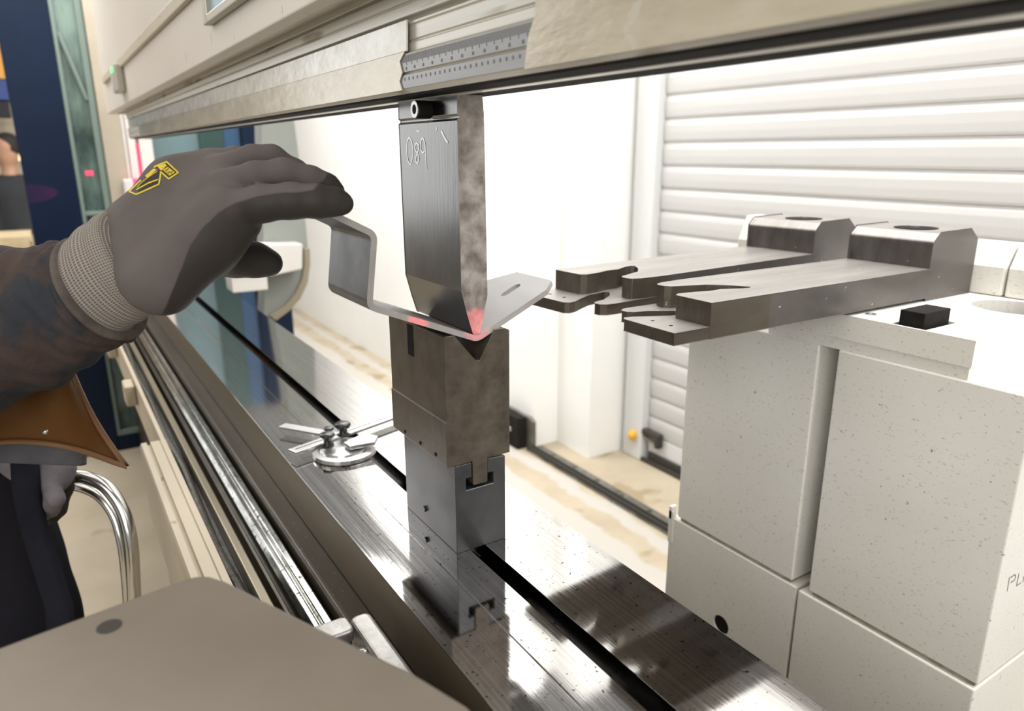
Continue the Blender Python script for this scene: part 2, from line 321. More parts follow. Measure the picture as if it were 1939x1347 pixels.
def tube(path, r, n=12, k=6, closed=False):
    p = [Vector(x) for x in cr(path, k)] if k > 1 else [Vector(x) for x in path]
    v = []; prev = None
    for i, c in enumerate(p):
        t = (p[min(i+1, len(p)-1)]-p[max(i-1, 0)]).normalized()
        a = t.orthogonal().normalized() if prev is None else (prev-t*prev.dot(t)).normalized(); prev = a; b = t.cross(a)
        rr = r(i/(len(p)-1)) if callable(r) else r
        for j in range(n):
            w = 2*math.pi*j/n; v.append(c+(a*math.cos(w)+b*math.sin(w))*rr)
    f = [(i*n+j, i*n+(j+1) % n, (i+1)*n+(j+1) % n, (i+1)*n+j) for i in range(len(p)-1) for j in range(n)]
    f += [tuple(range(n-1, -1, -1)), tuple(range((len(p)-1)*n, len(p)*n))]
    return v, f
def loft(rings, n=56, k=5, disp=None, cap=True):
    # rings: (centre, half-axis a, half-axis b)
    cs = cr([r[0] for r in rings], k); aa = cr([r[1] for r in rings], k); bb = cr([r[2] for r in rings], k)
    v = []; uv = []
    for i, (c, a, b) in enumerate(zip(cs, aa, bb)):
        for j in range(n):
            t = 2*math.pi*j/n; d = a*math.cos(t)+b*math.sin(t)
            s = 1+(disp(i/(len(cs)-1), t) if disp else 0)
            v.append(tuple(c+d*s)); uv.append((j/n, i/(len(cs)-1)))
    f = [(i*n+j, i*n+(j+1) % n, (i+1)*n+(j+1) % n, (i+1)*n+j) for i in range(len(cs)-1) for j in range(n)]
    if cap: f += [tuple(range(n-1, -1, -1)), tuple(range((len(cs)-1)*n, len(cs)*n))]
    return (v, f), uv
def set_uv(o, uv):
    me = o.data; l = me.uv_layers.new(name='UVMap')
    for p in me.polygons:
        us = [uv[me.loops[i].vertex_index] for i in p.loop_indices]
        wrap = max(u[0] for u in us)-min(u[0] for u in us) > 0.5
        for i, u in zip(p.loop_indices, us):
            l.data[i].uv = (u[0]+1 if wrap and u[0] < 0.5 else u[0], u[1])
def copy_tree(o, dloc, parent=None):
    c = o.copy(); COL.objects.link(c); ORG[c.name] = ORG[o.name]
    if parent: c.parent = parent
    else: c.location = o.location+Vector(dloc)*S
    for ch in list(o.children): copy_tree(ch, (0, 0, 0), c)
    return c
# signed-distance blobs and a surface-nets mesher
def cap_sdf(Q, a, b, ra, rb):
    a = np.array(a, float); b = np.array(b, float); ab = b-a; L2 = max(ab@ab, 1e-12)
    t = np.clip(((Q-a)@ab)/L2, 0, 1)
    return np.linalg.norm(Q-a-t[:, None]*ab, axis=1)-(ra+(rb-ra)*t)
def smin(a, b, k):
    h = np.clip(0.5+0.5*(b-a)/k, 0, 1); return b+(a-b)*h-k*h*(1-h)
def nets(fn, lo, hi, h):
    lo = np.array(lo); n = np.ceil((np.array(hi)-lo)/h).astype(int)+1
    ax = [lo[i]+h*np.arange(n[i]) for i in range(3)]
    G = np.stack(np.meshgrid(*ax, indexing='ij'), -1).reshape(-1, 3)
    D = np.concatenate([fn(q) for q in np.array_split(G, max(1, len(G)//200000))]).reshape(n); s = D < 0
    acc = np.zeros((*(n-1), 3)); cnt = np.zeros(n-1); m = n-1
    for ax_ in range(3):
        o1, o2 = [i for i in range(3) if i != ax_]
        for i in (0, 1):
            for j in (0, 1):
                sl = [slice(0, m[0]), slice(0, m[1]), slice(0, m[2])]; sl[o1] = slice(i, m[o1]+i); sl[o2] = slice(j, m[o2]+j)
                s2 = list(sl); s2[ax_] = slice(1, m[ax_]+1)
                d0 = D[tuple(sl)]; d1 = D[tuple(s2)]; cr_ = (d0 < 0) != (d1 < 0)
                t = np.where(cr_, d0/np.where(d0 == d1, 1, d0-d1), 0)
                p = np.zeros((*m, 3)); p[..., ax_] = t; p[..., o1] = i; p[..., o2] = j
                acc += p*cr_[..., None]; cnt += cr_
    act = cnt > 0; idx = -np.ones(m, int); idx[act] = np.arange(act.sum())
    base = np.stack(np.meshgrid(*[np.arange(k) for k in m], indexing='ij'), -1)
    V = lo+h*(base[act]+acc[act]/cnt[act][:, None]); Fc = []
    for ax_ in range(3):
        o1, o2 = [i for i in range(3) if i != ax_]
        sl = [slice(1, m[0]), slice(1, m[1]), slice(1, m[2])]; sl[ax_] = slice(0, m[ax_])
        s2 = list(sl); s2[ax_] = slice(1, m[ax_]+1)
        e = s[tuple(sl)] != s[tuple(s2)]; flip = s[tuple(sl)][e]
        ii = np.argwhere(e)+np.array([0 if i == ax_ else 1 for i in range(3)])
        def c(a, b):
            q = ii.copy(); q[:, o1] -= a; q[:, o2] -= b; return idx[q[:, 0], q[:, 1], q[:, 2]]
        quad = np.stack([c(0, 0), c(1, 0), c(1, 1), c(0, 1)], 1)
        if ax_ == 1: flip = ~flip
        quad[flip] = quad[flip][:, ::-1]; Fc.append(quad)
    return V, np.concatenate(Fc)

# ------------------------------------------------------------------ the room
ZF = -1.1
def struct(name, vf, m, parent=None, **k):
    o = mk(name, vf, m, parent, **k)
    if not parent: o['kind'] = 'structure'
    return o
struct('floor', box(-3.5, 4.0, -3.0, 9.0, ZF-0.1, ZF), 'floor')
XD = 2.427
struct('wall_right', join(box(2.014, 2.7, 2.949, 9.0, ZF, 2.6), box(2.174, 2.7, 2.672, 2.949, ZF, 2.6), box(XD, 2.7, -3.0, 2.672, 1.9, 2.6)), 'wall')
struct('wall_back', box(-3.5, 2.014, 8.6, 9.0, ZF, 2.6), 'bgwall')
struct('trim_1', box(2.375, 2.47, 2.503, 2.640, ZF, 1.9), 'post', bevel=0.006)
door = thing('door_1', loc=(XD, 0.2, ZF)); door['kind'] = 'structure'
sl_prof = [(0.0, 0.0), (-0.006, 0.002), (-0.0085, 0.012), (-0.010, 0.040), (-0.0095, 0.070), (-0.0060, 0.088), (-0.0015, 0.0945), (-0.0045, 0.0965), (-0.0040, 0.1000), (0.0, 0.1010), (0.02, 0.1010), (0.02, 0.0)]
zs0 = -0.1512-8*0.1015
base = None
for i in range(26):
    z = zs0+0.1015*i+0.003
    if base is None:
        base = mk('slat', prism([(XD+a, z+b) for a, b in sl_prof], -2.4, 2.500), 'slat', door, smooth=False)
    else:
        c = base.copy(); COL.objects.link(c); c.location = (0, 0, 0.1015*i*S)
mk('bottom_bar', box(XD-0.012, XD+0.02, -2.4, 2.49, ZF+0.055, zs0), 'post', door)
mk('seal', join(box(XD-0.03, XD+0.02, -2.4, 2.47, ZF, ZF+0.055), box(XD-0.05, XD-0.034, -2.4, 2.60, ZF, ZF+0.02)), 'darkrubber', door)
t = thing('door_latch', 'black lever latch with yellow knob low on the roller door', 'latch', (XD-0.03, 2.45, -1.0))
mk('lever', join(box(XD-0.05, XD-0.014, 2.385, 2.54, -0.955, -0.925), box(XD-0.05, XD-0.014, 2.385, 2.415, -1.0, -0.95)), 'darkrubber', t, bevel=0.006)
mk('rod', tube([(XD-0.032, 2.40, -0.985), (XD-0.032, 2.56, -0.962)], 0.009, 8, 1), 'cast', t)
mk('knob', lathe([(0.012, 0), (0.026, 0.008), (0.028, 0.02), (0.022, 0.034), (0.006, 0.04)], (XD-0.075, 2.572, -0.975), (0.6, -0.8, 0), 16), 'yellow', t, smooth=True)
t = thing('floor_rail', 'dark steel rail track along the floor behind the machine', 'rail', (1.99, 1.5, ZF))
mk('base_strip', box(1.958, 2.06, -2.0, 2.93, ZF, ZF+0.008), 'railsteel', t)
for xx in (1.966, 1.988): mk('flange', box(xx, xx+0.008, -2.0, 2.93, ZF+0.008, ZF+0.03), 'darkrubber', t)
for i in range(9): mk('bolt', cyl((2.035, 1.35+0.18*i, ZF+0.008), 0.010, 0.006, n=6), 'railsteel', t)
t = thing('rail_stop', 'black steel stop bracket at the end of the floor rail', 'bracket', (1.95, 3.0, ZF))
mk('plate', prism([(2.905, ZF), (2.905, ZF+0.16), (2.935, ZF+0.175), (3.19, ZF+0.175), (3.19, ZF)], 1.985, 2.008, 'x'), 'railsteel', t, bevel=0.004)
mk('web', box(1.925, 1.985, 2.96, 3.19, ZF, ZF+0.175), 'black', t, bevel=0.004)
mk('lever', tube([(1.92, 3.02, ZF+0.10), (1.88, 3.12, ZF+0.09)], 0.012, 10, 1), 'offwhite', t)

# ------------------------------------------------------------------ lower beam (bed) with its front rails
t = thing('press_brake_bed', 'long steel bed table of the press brake with centre slot', 'machine bed', (0.35, 1.0, 0))
YN, YF = -0.55, 4.05
mk('table_plate', prism([(0.236, 0), (0.2948, 0), (0.2951, -0.0012), (0.2957, -0.0012), (0.296, 0), (0.336, 0), (0.336, -0.045), (0.3555, -0.045), (0.3555, 0), (0.4575, 0), (0.4575, -0.068), (0.236, -0.068)], YN, YF),
   ['bed', 'bedside'], t, mi=[0, 0]+[1 if i in (10, 11) else 0 for i in range(12)], bevel=0.0008, seg=1)
mk('beam_body', box(0.25, 0.45, YN, YF, ZF, -0.0685), 'ledge', t)
mk('front_ledge', box(0.209, 0.2495, YN, YF, -0.20, -0.0695), 'ledge', t, bevel=0.001)
mk('guide_block', box(0.172, 0.2085, YN, YF, -0.24, -0.112), 'ledge', t)
mk('guide_rail', prism([(0.176, -0.1115), (0.178, -0.094), (0.184, -0.088), (0.1895, -0.088), (0.192, -0.091), (0.195, -0.086), (0.203, -0.086), (0.207, -0.092), (0.207, -0.1115)], YN, YF), 'rod', t, bevel=0.0012)
mk('flat_bar', box(0.1490, 0.160, YN, YF, -0.19, -0.0975), 'bar', t, bevel=0.0015)
mk('cable_channel', box(0.131, 0.1485, YN, YF, -0.24, -0.124), 'grime', t)
mk('cable_bundle', tube([(0.138+0.003*math.sin(i*2.1), -0.3+0.16*i, -0.118+0.003*math.sin(i*1.3)) for i in range(27)], 0.0065, 8, 3), 'grime', t)
mk('front_cover', prism([(0.086, -0.26), (0.086, -0.108), (0.0885, -0.1035), (0.0975, -0.1035), (0.0985, -0.110), (0.1025, -0.110), (0.1035, -0.104), (0.119, -0.104), (0.1195, -0.1065), (0.1205, -0.1065), (0.121, -0.104), (0.130, -0.104), (0.1305, -0.108), (0.1305, -0.26)], YN, 1.42), 'beige', t, bevel=0.0012)
mk('inner_cover', prism([(0.122, -0.20), (0.122, -0.106), (0.130, -0.106), (0.1305, -0.20)], 1.421, YF), 'beige', t, bevel=0.001)
mk('lower_apron', box(0.10, 0.125, YN, 1.40, -0.75, -0.261), 'beigedirty', t)
for yy in (1.85, 2.35): mk('cover_clip', box(0.098, 0.1215, yy, yy+0.07, -0.165, -0.115), 'beige', t, bevel=0.004)

# die holder, die
t = thing('die_holder', 'dark steel die rail block standing in the bed slot', 'die holder', (0.351, 0.6755, 0))
HY0, HY1 = 0.6103, 0.7385
mk('body', prism([(0.3200, 0), (0.3815, 0), (0.3815, 0.1000), (0.3595, 0.1020), (0.3590, 0.0985), (0.3590, 0.0850), (0.3665, 0.0850), (0.3665, 0.0715), (0.3330, 0.0715), (0.3330, 0.0850), (0.3400, 0.0850), (0.3400, 0.0985), (0.3395, 0.1020), (0.3200, 0.1020)], HY0+0.0005, HY1), 'holder', t, bevel=0.0006, seg=1)
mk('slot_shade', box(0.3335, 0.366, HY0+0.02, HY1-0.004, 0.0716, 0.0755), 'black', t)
mk('pin_mark', join(cyl((0.3201, 0.6875, 0.020), 0.0035, 0.002, (-1, 0, 0), 16)), 'holder', t, bevel=0.0005)
t = thing('vee_die', 'brown steel single-vee die block clamped on the die holder', 'die', (0.3495, 0.6755, 0.1035))
DZ = 0.1030
mk('block', prism([(0.3115, DZ), (0.3395, DZ), (0.3398, DZ+0.002), (0.3410, 0.0985), (0.3410, 0.0765), (0.3425, 0.0755), (0.3575, 0.0755), (0.3588, 0.0765), (0.3588, 0.0985), (0.3592, DZ+0.002), (0.3595, DZ), (0.3870, DZ), (0.3870, 0.2395), (0.3815, 0.2420), (0.3690, 0.2420), (0.3515, 0.2125), (0.3470, 0.2125), (0.3225, 0.2420), (0.3130, 0.2420), (0.3115, 0.2405), (0.3115, 0.1530), (0.3103, 0.1515), (0.3103, 0.1045)], HY0, 0.7460), 'die', t, bevel=0.0005, seg=1)
for yy in (0.635, 0.672, 0.712): mk('set_screw', cyl((0.3108, yy, 0.1095), 0.0022, 0.001, (-1, 0, 0), 12), 'black', t)
mk('stamp_plate', box(0.3109, 0.3118, 0.683, 0.696, 0.205, 0.239), 'black', t)

# punch
t = thing('punch', 'tall steel punch blade hanging from the ram with scratched number 089', 'punch', (0.349, 0.68, 0.238))
PY0, PY1 = 0.6141, 0.7455
mk('blade', prism([(0.3465, 0.2405), (0.3482, 0.2388), (0.3523, 0.2388), (0.3540, 0.2400), (0.3630, 0.2780), (0.3615, 0.4500), (0.3600, 0.4671), (0.3345, 0.4671), (0.3340, 0.4500), (0.3362, 0.4490), (0.3362, 0.4462), (0.3340, 0.4452), (0.3345, 0.2840), (0.3407, 0.2597)], PY0, PY1),
   ['punch', 'punchend'], t, mi=[1, 0]+[0]*14, bevel=0.0006, seg=1)
mk('release_button', lathe([(0.0084, 0), (0.0084, 0.014), (0.0078, 0.0155), (0.0048, 0.0157), (0.0044, 0.012), (0.001, 0.012)], (0.334, 0.672, 0.4565), (-1, 0, 0), 24), 'black', t, smooth=False)
mk('button_face', lathe([(0.0080, 0), (0.0080, 0.0012), (0.0046, 0.0012), (0.0044, 0.0002)], (0.3188, 0.672, 0.4565), (-1, 0, 0), 24), 'satin', t, label='bright ring face of the release button')
mk('button_socket', cyl((0.3186, 0.672, 0.4565), 0.0044, 0.0006, (-1, 0, 0), 6), 'black', t)
def stroke3(pts, x, w=0.0015, ax='x', k=5):
    # flat engraved stroke on plane x=const, pts (y,z)
    p = cr([np.array(q) for q in pts], k); v = []; f = []
    for i, c in enumerate(p):
        d = p[min(i+1, len(p)-1)]-p[max(i-1, 0)]; d = d/max(np.linalg.norm(d), 1e-9); nn = np.array((-d[1], d[0]))*w/2
        for q in (c+nn, c-nn): v.append((x, q[0], q[1]) if ax == 'x' else (q[0], x, q[1]))
    f = [(2*i, 2*i+1, 2*i+3, 2*i+2) for i in range(len(p)-1)]
    return v, f
XP = 0.33355
num0 = stroke3([(0.7208, 0.4317), (0.7260, 0.4270), (0.7285, 0.4180), (0.7260, 0.4080), (0.7205, 0.4040), (0.7160, 0.4090), (0.7130, 0.4170), (0.7150, 0.4270), (0.7208, 0.4317)], XP)
num8 = stroke3([(0.7040, 0.4255), (0.7080, 0.4220), (0.7060, 0.4180), (0.7020, 0.4150), (0.6990, 0.4100), (0.7030, 0.4055), (0.7070, 0.4080), (0.7050, 0.4130), (0.7000, 0.4180), (0.6980, 0.4230), (0.7040, 0.4255)], XP)
num9 = stroke3([(0.6850, 0.4180), (0.6900, 0.4160), (0.6945, 0.4210), (0.6920, 0.4280), (0.6880, 0.4300), (0.6845, 0.4260), (0.6835, 0.4180), (0.6825, 0.4000)], XP)
sc1 = stroke3([(0.6480, 0.4365), (0.6440, 0.4330), (0.6400, 0.4290), (0.6345, 0.4250)], XP, 0.0022)
sc2 = stroke3([(0.6560, 0.4400), (0.6585, 0.4360)], XP, 0.0009)
sc3 = stroke3([(0.6950, 0.4370), (0.7030, 0.4375)], XP, 0.0009)
nv, nf = join(num0, num8, num9, sc1, sc2, sc3)
nv = [(0.3340+(0.4452-p[2])*0.0031-0.00035, p[1], p[2]) for p in nv]     # lies flat on the blade
mk('scratched_number', (nv, nf), 'scratch', t, label='chalky scratched number 089')

# bent sheet part
def profile_strip(pts, th, rad, k=5):
    pts = [np.array(p, float) for p in pts]; out = [pts[0]]
    for i in range(1, len(pts)-1):
        a, b, c = pts[i-1], pts[i], pts[i+1]; u = (a-b)/np.linalg.norm(a-b); w = (c-b)/np.linalg.norm(c-b)
        half = math.acos(np.clip(u@w, -1, 1))/2; d = rad[i-1]/math.tan(half); p0 = b+u*d; p1 = b+w*d
        for j in range(k+1):
            s = j/k; out.append((1-s)**2*p0+2*s*(1-s)*b+s*s*p1)
    out.append(pts[-1]); L = []; Rr = []
    for i, p in enumerate(out):
        d = out[min(i+1, len(out)-1)]-out[max(i-1, 0)]; d /= np.linalg.norm(d); nn = np.array((-d[1], d[0]))*th/2
        L.append(p+nn); Rr.append(p-nn)
    return L, Rr
t = thing('bent_sheet_part', 'small bent steel strip held between punch and vee die', 'sheet metal part', (0.3495, 0.665, 0.242))
L_, R_ = profile_strip([(0.203, 0.3680), (0.2460, 0.3455), (0.2372, 0.2805), (0.3500, 0.2345), (0.4100, 0.2620)], 0.0058, (0.009, 0.009, 0.012))
prof = [tuple(p) for p in L_]+[tuple(p) for p in reversed(R_)]
n = len(prof); half = len(L_)
mi = [1, 1]+[0]*n
vf = prism(prof, 0.612, 0.718)
for i in range(n):                      # faces on the outward lower-left side of the flange take the darker sheet colour
    if i >= half and i < n-1: mi[2+i] = 2
mk('strip', vf, ['sheet', 'sheetedge', 'sheetdark'], t, mi=mi)
# slotted wing: continues the strip, tilted, with clipped corners and a slot
wx = np.array((0.4505-0.4100, (0.4505-0.4100)*(0.2620-0.2345)/0.06)); wl = np.linalg.norm(wx); wd = wx/wl
outer = [(0, 0.612), (wl-0.016, 0.612), (wl, 0.624), (wl, 0.692), (wl-0.026, 0.718), (0, 0.718)]
sc_, sy_ = 0.013, 0.660
slot = [(sc_-0.008+0.005*math.cos(a), sy_+0.005*math.sin(a)) for a in np.linspace(math.pi/2, 1.5*math.pi, 8)] + [(sc_+0.008+0.005*math.cos(a), sy_+0.005*math.sin(a)) for a in np.linspace(-math.pi/2, math.pi/2, 8)]
poly = outer[:1]+outer[1:]+[outer[0]]
i0 = min(range(len(slot)), key=lambda i: (slot[i][0]-0)**2+(slot[i][1]-0.612)**2)
inner = [slot[(i0-k) % len(slot)] for k in range(len(slot)+1)]
poly = outer+[outer[0]]+inner
def wing(p, h): q = np.array((0.4100, 0.2620))+wd*p[0]+np.array((-wd[1], wd[0]))*h; return (q[0], p[1], q[1])
vw = [wing(p, 0.0029) for p in poly]+[wing(p, -0.0029) for p in poly]; m_ = len(poly)
fw = [tuple(range(m_)), tuple(range(2*m_-1, m_-1, -1))]+[(i, (i+1) % m_, m_+(i+1) % m_, m_+i) for i in range(m_) if i not in (len(outer), m_-1)]
mk('slotted_wing', (vw, fw), ['sheet', 'sheetedge'], t, mi=[0, 0]+[1]*(len(fw)-2))

# bevel protractor lying on the bed
t = thing('angle_protractor', 'small silver angle protractor with black knobs lying on the bed', 'protractor', (0.312, 0.935, 0.0))
pc = (0.312, 0.935)
mk('dial', lathe([(0.043, 0.0002), (0.045, 0.002), (0.044, 0.007), (0.036, 0.0085), (0.034, 0.007), (0.031, 0.007), (0.030, 0.010), (0.002, 0.011)], (*pc, 0), n=40), 'satin', t, smooth=False)
def bar3(p0, p1, w, z0, z1):
    a = np.array(p0); b = np.array(p1); d = (b-a)/np.linalg.norm(b-a); nn = np.array((-d[1], d[0]))*w/2
    return prism([tuple(a+nn), tuple(a-nn), tuple(b-nn), tuple(b+nn)], z0, z1, 'z')
bl = mk('long_blade', bar3((0.2445, 0.957), (0.4265, 1.013), 0.019, 0.0085, 0.0125), 'satin', t, bevel=0.0006)
mk('blade_groove', bar3((0.250, 0.960), (0.42, 1.0125), 0.0012, 0.0125, 0.0128), 'black', bl)
mk('short_blade', bar3((0.261, 1.0685), (0.318, 0.985), 0.017, 0.0088, 0.0118), 'ruler', t, bevel=0.0006)
mk('vernier_plate', prism([(0.314, 0.915), (0.350, 0.912), (0.362, 0.930), (0.350, 0.952), (0.312, 0.934)], 0.0125, 0.0185, 'z'), 'satin', t, bevel=0.001)
kp = [(0.0095, 0), (0.0095, 0.002), (0.0055, 0.004), (0.0065, 0.012), (0.0115, 0.0155), (0.0118, 0.0185), (0.010, 0.0200)]
for (x, y, z, s) in ((0.3265, 0.977, 0.011, 1.0), (0.2945, 0.953, 0.011, 0.92), (0.3075, 0.985, 0.012, 0.65)):
    mk('knob', lathe([(r*s, h*s) for r, h in kp], (x, y, z), n=20), 'knob', t, smooth=True)

# ------------------------------------------------------------------ ram
t = thing('press_brake_ram', 'cream upper ram beam with taped clamping rail crossing the top', 'machine ram', (0.33, 1.5, 0.47))
RY0, RY1 = -0.9, 3.05
mk('clamp_rail', prism([(0.372, 0.4708), (0.352, 0.4708), (0.352, 0.4745), (0.345, 0.4745), (0.345, 0.4708), (0.304, 0.4692), (0.300, 0.4730), (0.300, 0.4850), (0.3022, 0.4857), (0.3022, 0.4868), (0.300, 0.4875), (0.300, 0.5030), (0.3045, 0.5050), (0.3045, 0.5125), (0.3060, 0.5130), (0.3060, 0.5145), (0.3045, 0.5150), (0.3045, 0.5270), (0.3030, 0.5275), (0.3030, 0.5300), (0.3100, 0.5310), (0.3100, 0.5330), (0.3015, 0.5345), (0.3015, 0.5440), (0.3030, 0.5445), (0.3030, 0.5455), (0.3000, 0.5460), (0.3000, 0.5550), (0.3050, 0.5570), (0.3000, 0.5590), (0.3000, 0.5680), (0.3040, 0.5690), (0.3040, 0.6000), (0.372, 0.6000)], RY0, RY1), 'alu', t, bevel=0.0006, seg=1)
for xa, xb, mm in ((0.3045, 0.3260, 'black'), (0.3265, 0.3375, 'alu'), (0.3380, 0.3700, 'black')):
    mk('underside_strip', box(xa, xb, RY0, RY1, 0.4665 if mm == 'alu' else 0.4672, 0.4720), mm, t)
mk('ruler_strip', box(0.2992, 0.2999, RY0, 2.2, 0.4875, 0.5025), 'ruler', t)
mk('lower_scale', box(0.2992, 0.2999, RY0, 2.2, 0.4735, 0.4848), 'ruler', t)
tk = []
for i in range(120):
    y = 0.425+0.0022*i; h = 0.0085 if i % 5 == 0 else 0.0060
    tk.append(box(0.2989, 0.2992, y, y+0.0004, 0.5015-h, 0.5015))
    if i % 8 == 4: tk.append(box(0.2989, 0.2992, y, y+0.0025, 0.4890, 0.4915))
    if i % 4 == 2: tk.append(box(0.2989, 0.2992, y, y+0.0018, 0.4800, 0.4826))
o = mk('ruler_marks', join(*tk), 'rulermark', t); o['kind'] = 'stuff'
tape_far = [(0.655, 0.472), (0.660, 0.480), (0.653, 0.487), (0.658, 0.497), (0.646, 0.5045), (2.7, 0.5045), (2.7, 0.472)]
tape_near = [(0.437, 0.5035), (0.442, 0.496), (0.446, 0.487), (0.448, 0.476), (0.449, 0.472), (-0.85, 0.472), (-0.85, 0.5035)]
mk('tape_piece', prism(tape_far, 0.2978, 0.2988, 'x'), 'tape', t, label='wrinkled brown tape over the far half of the rail')
mk('tape_piece', prism(tape_near, 0.2978, 0.2988, 'x'), 'tape', t, label='brown tape over the near end of the rail')
mk('tape_flap', prism([(0.437, 0.5035), (0.4395, 0.533), (-0.85, 0.533), (-0.85, 0.5035)], 0.2990, 0.3000, 'x'), 'tape', t)
mk('clear_strip', prism([(0.645, 0.5050), (0.642, 0.531), (2.9, 0.531), (2.9, 0.5050)], 0.2992, 0.3010, 'x'), 'clear', t, bevel=0.0004)
mk('cover_panel', prism([(0.251, 0.5570), (0.264, 0.5545), (0.400, 0.5990), (0.400, 0.6500), (0.44, 0.6500), (0.44, 1.5), (0.251, 1.5)], RY0, 3.16), 'rampanel', t, bevel=0.002)
lg = mk('cover_ledge', box(0.2415, 0.2508, RY0, 3.05, 0.652, 0.6745), 'beige', t, bevel=0.002)
p = onX(225, 157, 0.243)
sn = mk('sensor_box', box(0.228, 0.2508, 2.44, 2.56, 0.587, 0.662), 'greysens', t, bevel=0.006)
mk('status_led', box(0.2265, 0.228, 2.49, 2.53, 0.643, 0.656), 'greenled', sn, label='green status light')
mk('status_window', box(0.2265, 0.228, 2.53, 2.555, 0.60, 0.655), 'offwhite', sn)
fr = mk('label_frame', join(box(0.2385, 0.2508, 1.190, 1.215, 0.597, 0.80), box(0.2385, 0.2508, 0.70, 1.190, 0.597, 0.609), box(0.2385, 0.2508, 0.70, 0.72, 0.609, 0.80), box(0.2385, 0.2508, 0.70, 1.215, 0.80, 0.82)), 'dispframe', t, bevel=0.002)
mk('label_sheet', box(0.2470, 0.2507, 0.72, 1.19, 0.609, 0.80), 'display', t, label='pale blue framed label')
gp = []
for (y, z, l, a) in ((1.79, 0.735, 0.08, 0.5), (1.76, 0.765, 0.07, 1.1), (1.80, 0.78, 0.05, 0.2), (1.72, 0.80, 0.07, 0.8), (1.78, 0.82, 0.06, 0.3)):
    gp.append(stroke3([(y, z), (y-l*math.cos(a)*0.5, z+l*math.sin(a)*0.5), (y-l*math.cos(a), z+l*math.sin(a)*0.8)], 0.2505, 0.006))
mk('green_print', join(*gp), 'greenprint', t)
mk('end_plate', box(0.262, 0.44, 3.163, 3.20, 0.558, 1.5), 'beige', t)

# ------------------------------------------------------------------ backgauge towers
def tower(y0, y1, ly0, ly1, label, hole=False):
    t = thing('backgauge_tower', label, 'backgauge tower', (0.95, (y0+y1)/2, ZF))
    mk('upper_box', box(0.808, 1.12, y0, y1, -0.1645, 0.1785), 'white', t, bevel=0.002)
    mk('joint', box(0.8125, 1.115, y0+0.004, y1-0.004, -0.1705, -0.1645), 'whitegap', t)
    if hole:
        yc, zc, r = 0.6485, -0.305, 0.0155
        ring = [(yc+r*math.cos(a), zc+r*math.sin(a)) for a in np.linspace(-math.pi/2, 1.5*math.pi, 25)[:-1]]
        outer = [(ly0, -0.72), (ly1, -0.72), (ly1, -0.1705), (ly0, -0.1705)]
        poly = outer+[outer[0]]+[ring[(18-k) % 24] for k in range(25)]
        v, f = prism(poly, 0.806, 0.810, 'x')
        mk('lower_front', (v, f), 'white', t)
        mk('lower_box', box(0.8105, 1.15, ly0+0.0005, ly1-0.0005, ZF, -0.1710), 'whitehole' if 'whitehole' in M else 'white', t)
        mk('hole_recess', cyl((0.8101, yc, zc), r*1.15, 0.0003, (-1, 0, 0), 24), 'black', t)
        mk('lower_plinth', box(0.806, 0.810, ly0, ly1, ZF, -0.7201), 'white', t)
    else:
        mk('lower_box', box(0.806, 1.15, ly0, ly1, ZF, -0.1710), 'white', t, bevel=0.002)
    return t
tR = tower(0.2905, 0.5085, 0.2915, 0.5225, 'nearer white backgauge tower box with pencilled letters on its side')
tL = tower(0.5355, 0.7570, 0.5270, 0.7710, 'farther white backgauge tower box with round hole low on its front', True)
mk('corner_clip', join(box(0.8035, 0.806, 0.762, 0.7715, -0.215, -0.158), box(0.8035, 0.815, 0.766, 0.7715, -0.172, -0.15)), 'white', tL)
YW = 0.2901
pl = lambda p: [(onY(x, y, YW).x, onY(x, y, YW).z) for x, y in p]
sk = [pl([(1912, 1093), (1907.5, 1120)]), pl([(1914, 1094), (1921, 1089.5), (1923.5, 1090), (1922, 1098), (1914, 1104)]), pl([(1930, 1086), (1925, 1111)]), pl([(1927, 1109), (1933.5, 1104)]), pl([(1937, 1103), (1944, 1078)]), pl([(1944, 1078), (1949, 1098)]), pl([(1938, 1094), (1948, 1089)])]
mk('pencil_letters', join(*[stroke3(q, YW, 0.0012, 'y', 3) for q in sk]), 'rulermark', tR, label='handwritten letters PLA')

# gauge base plates
t = thing('gauge_base_plate', 'white gauge plate with black key block on the nearer tower', 'base plate', (1.0, 0.48, 0.18))
ox = [(0.808, 0.3548), (1.32, 0.3548), (1.32, 0.6160), (0.808, 0.6160)]
rect = [(0.8115, 0.4095), (0.8115, 0.4495), (0.879, 0.4495), (0.879, 0.4095)]
circ = [(1.03+0.048*math.cos(a), 0.414+0.048*math.sin(a)) for a in np.linspace(math.pi, 3*math.pi, 33)[:-1]]
poly = ox+[ox[0]]+[rect[0], rect[1], rect[2]]
# bridge: corner -> rect loop -> circle loop -> back
poly = ox+[ox[0], rect[0], rect[1], rect[2]]+[circ[-k % 32] for k in range(33)]+[rect[2], rect[3], rect[0]]
mk('plate', prism(poly, 0.193, 0.2235, 'z'), 'white', t)
mk('under_lip', box(0.8095, 1.32, 0.357, 0.6150, 0.1785, 0.1925), 'white', t)
mk('slot_floor', box(0.8115, 0.879, 0.4095, 0.4495, 0.2020, 0.2065), 'black', t)
mk('hole_floor', cyl((1.03, 0.414, 0.2015), 0.047, 0.004, n=32), 'black', t)
mk('key_block', box(0.8183, 0.8735, 0.4159, 0.4448, 0.2065, 0.2402), 'black', t, bevel=0.001)
mk('washer', lathe([(0.0065, 0), (0.0065, 0.0012), (0.0035, 0.0012), (0.0034, 0.0004)], (0.836, 0.4895, 0.2235), n=20), 'satin', t)
t = thing('gauge_base_plate', 'second white gauge plate under the farther finger', 'base plate', (1.0, 0.70, 0.18))
mk('plate', box(0.84, 1.32, 0.622, 0.80, 0.193, 0.2235), 'white', t, bevel=0.001)
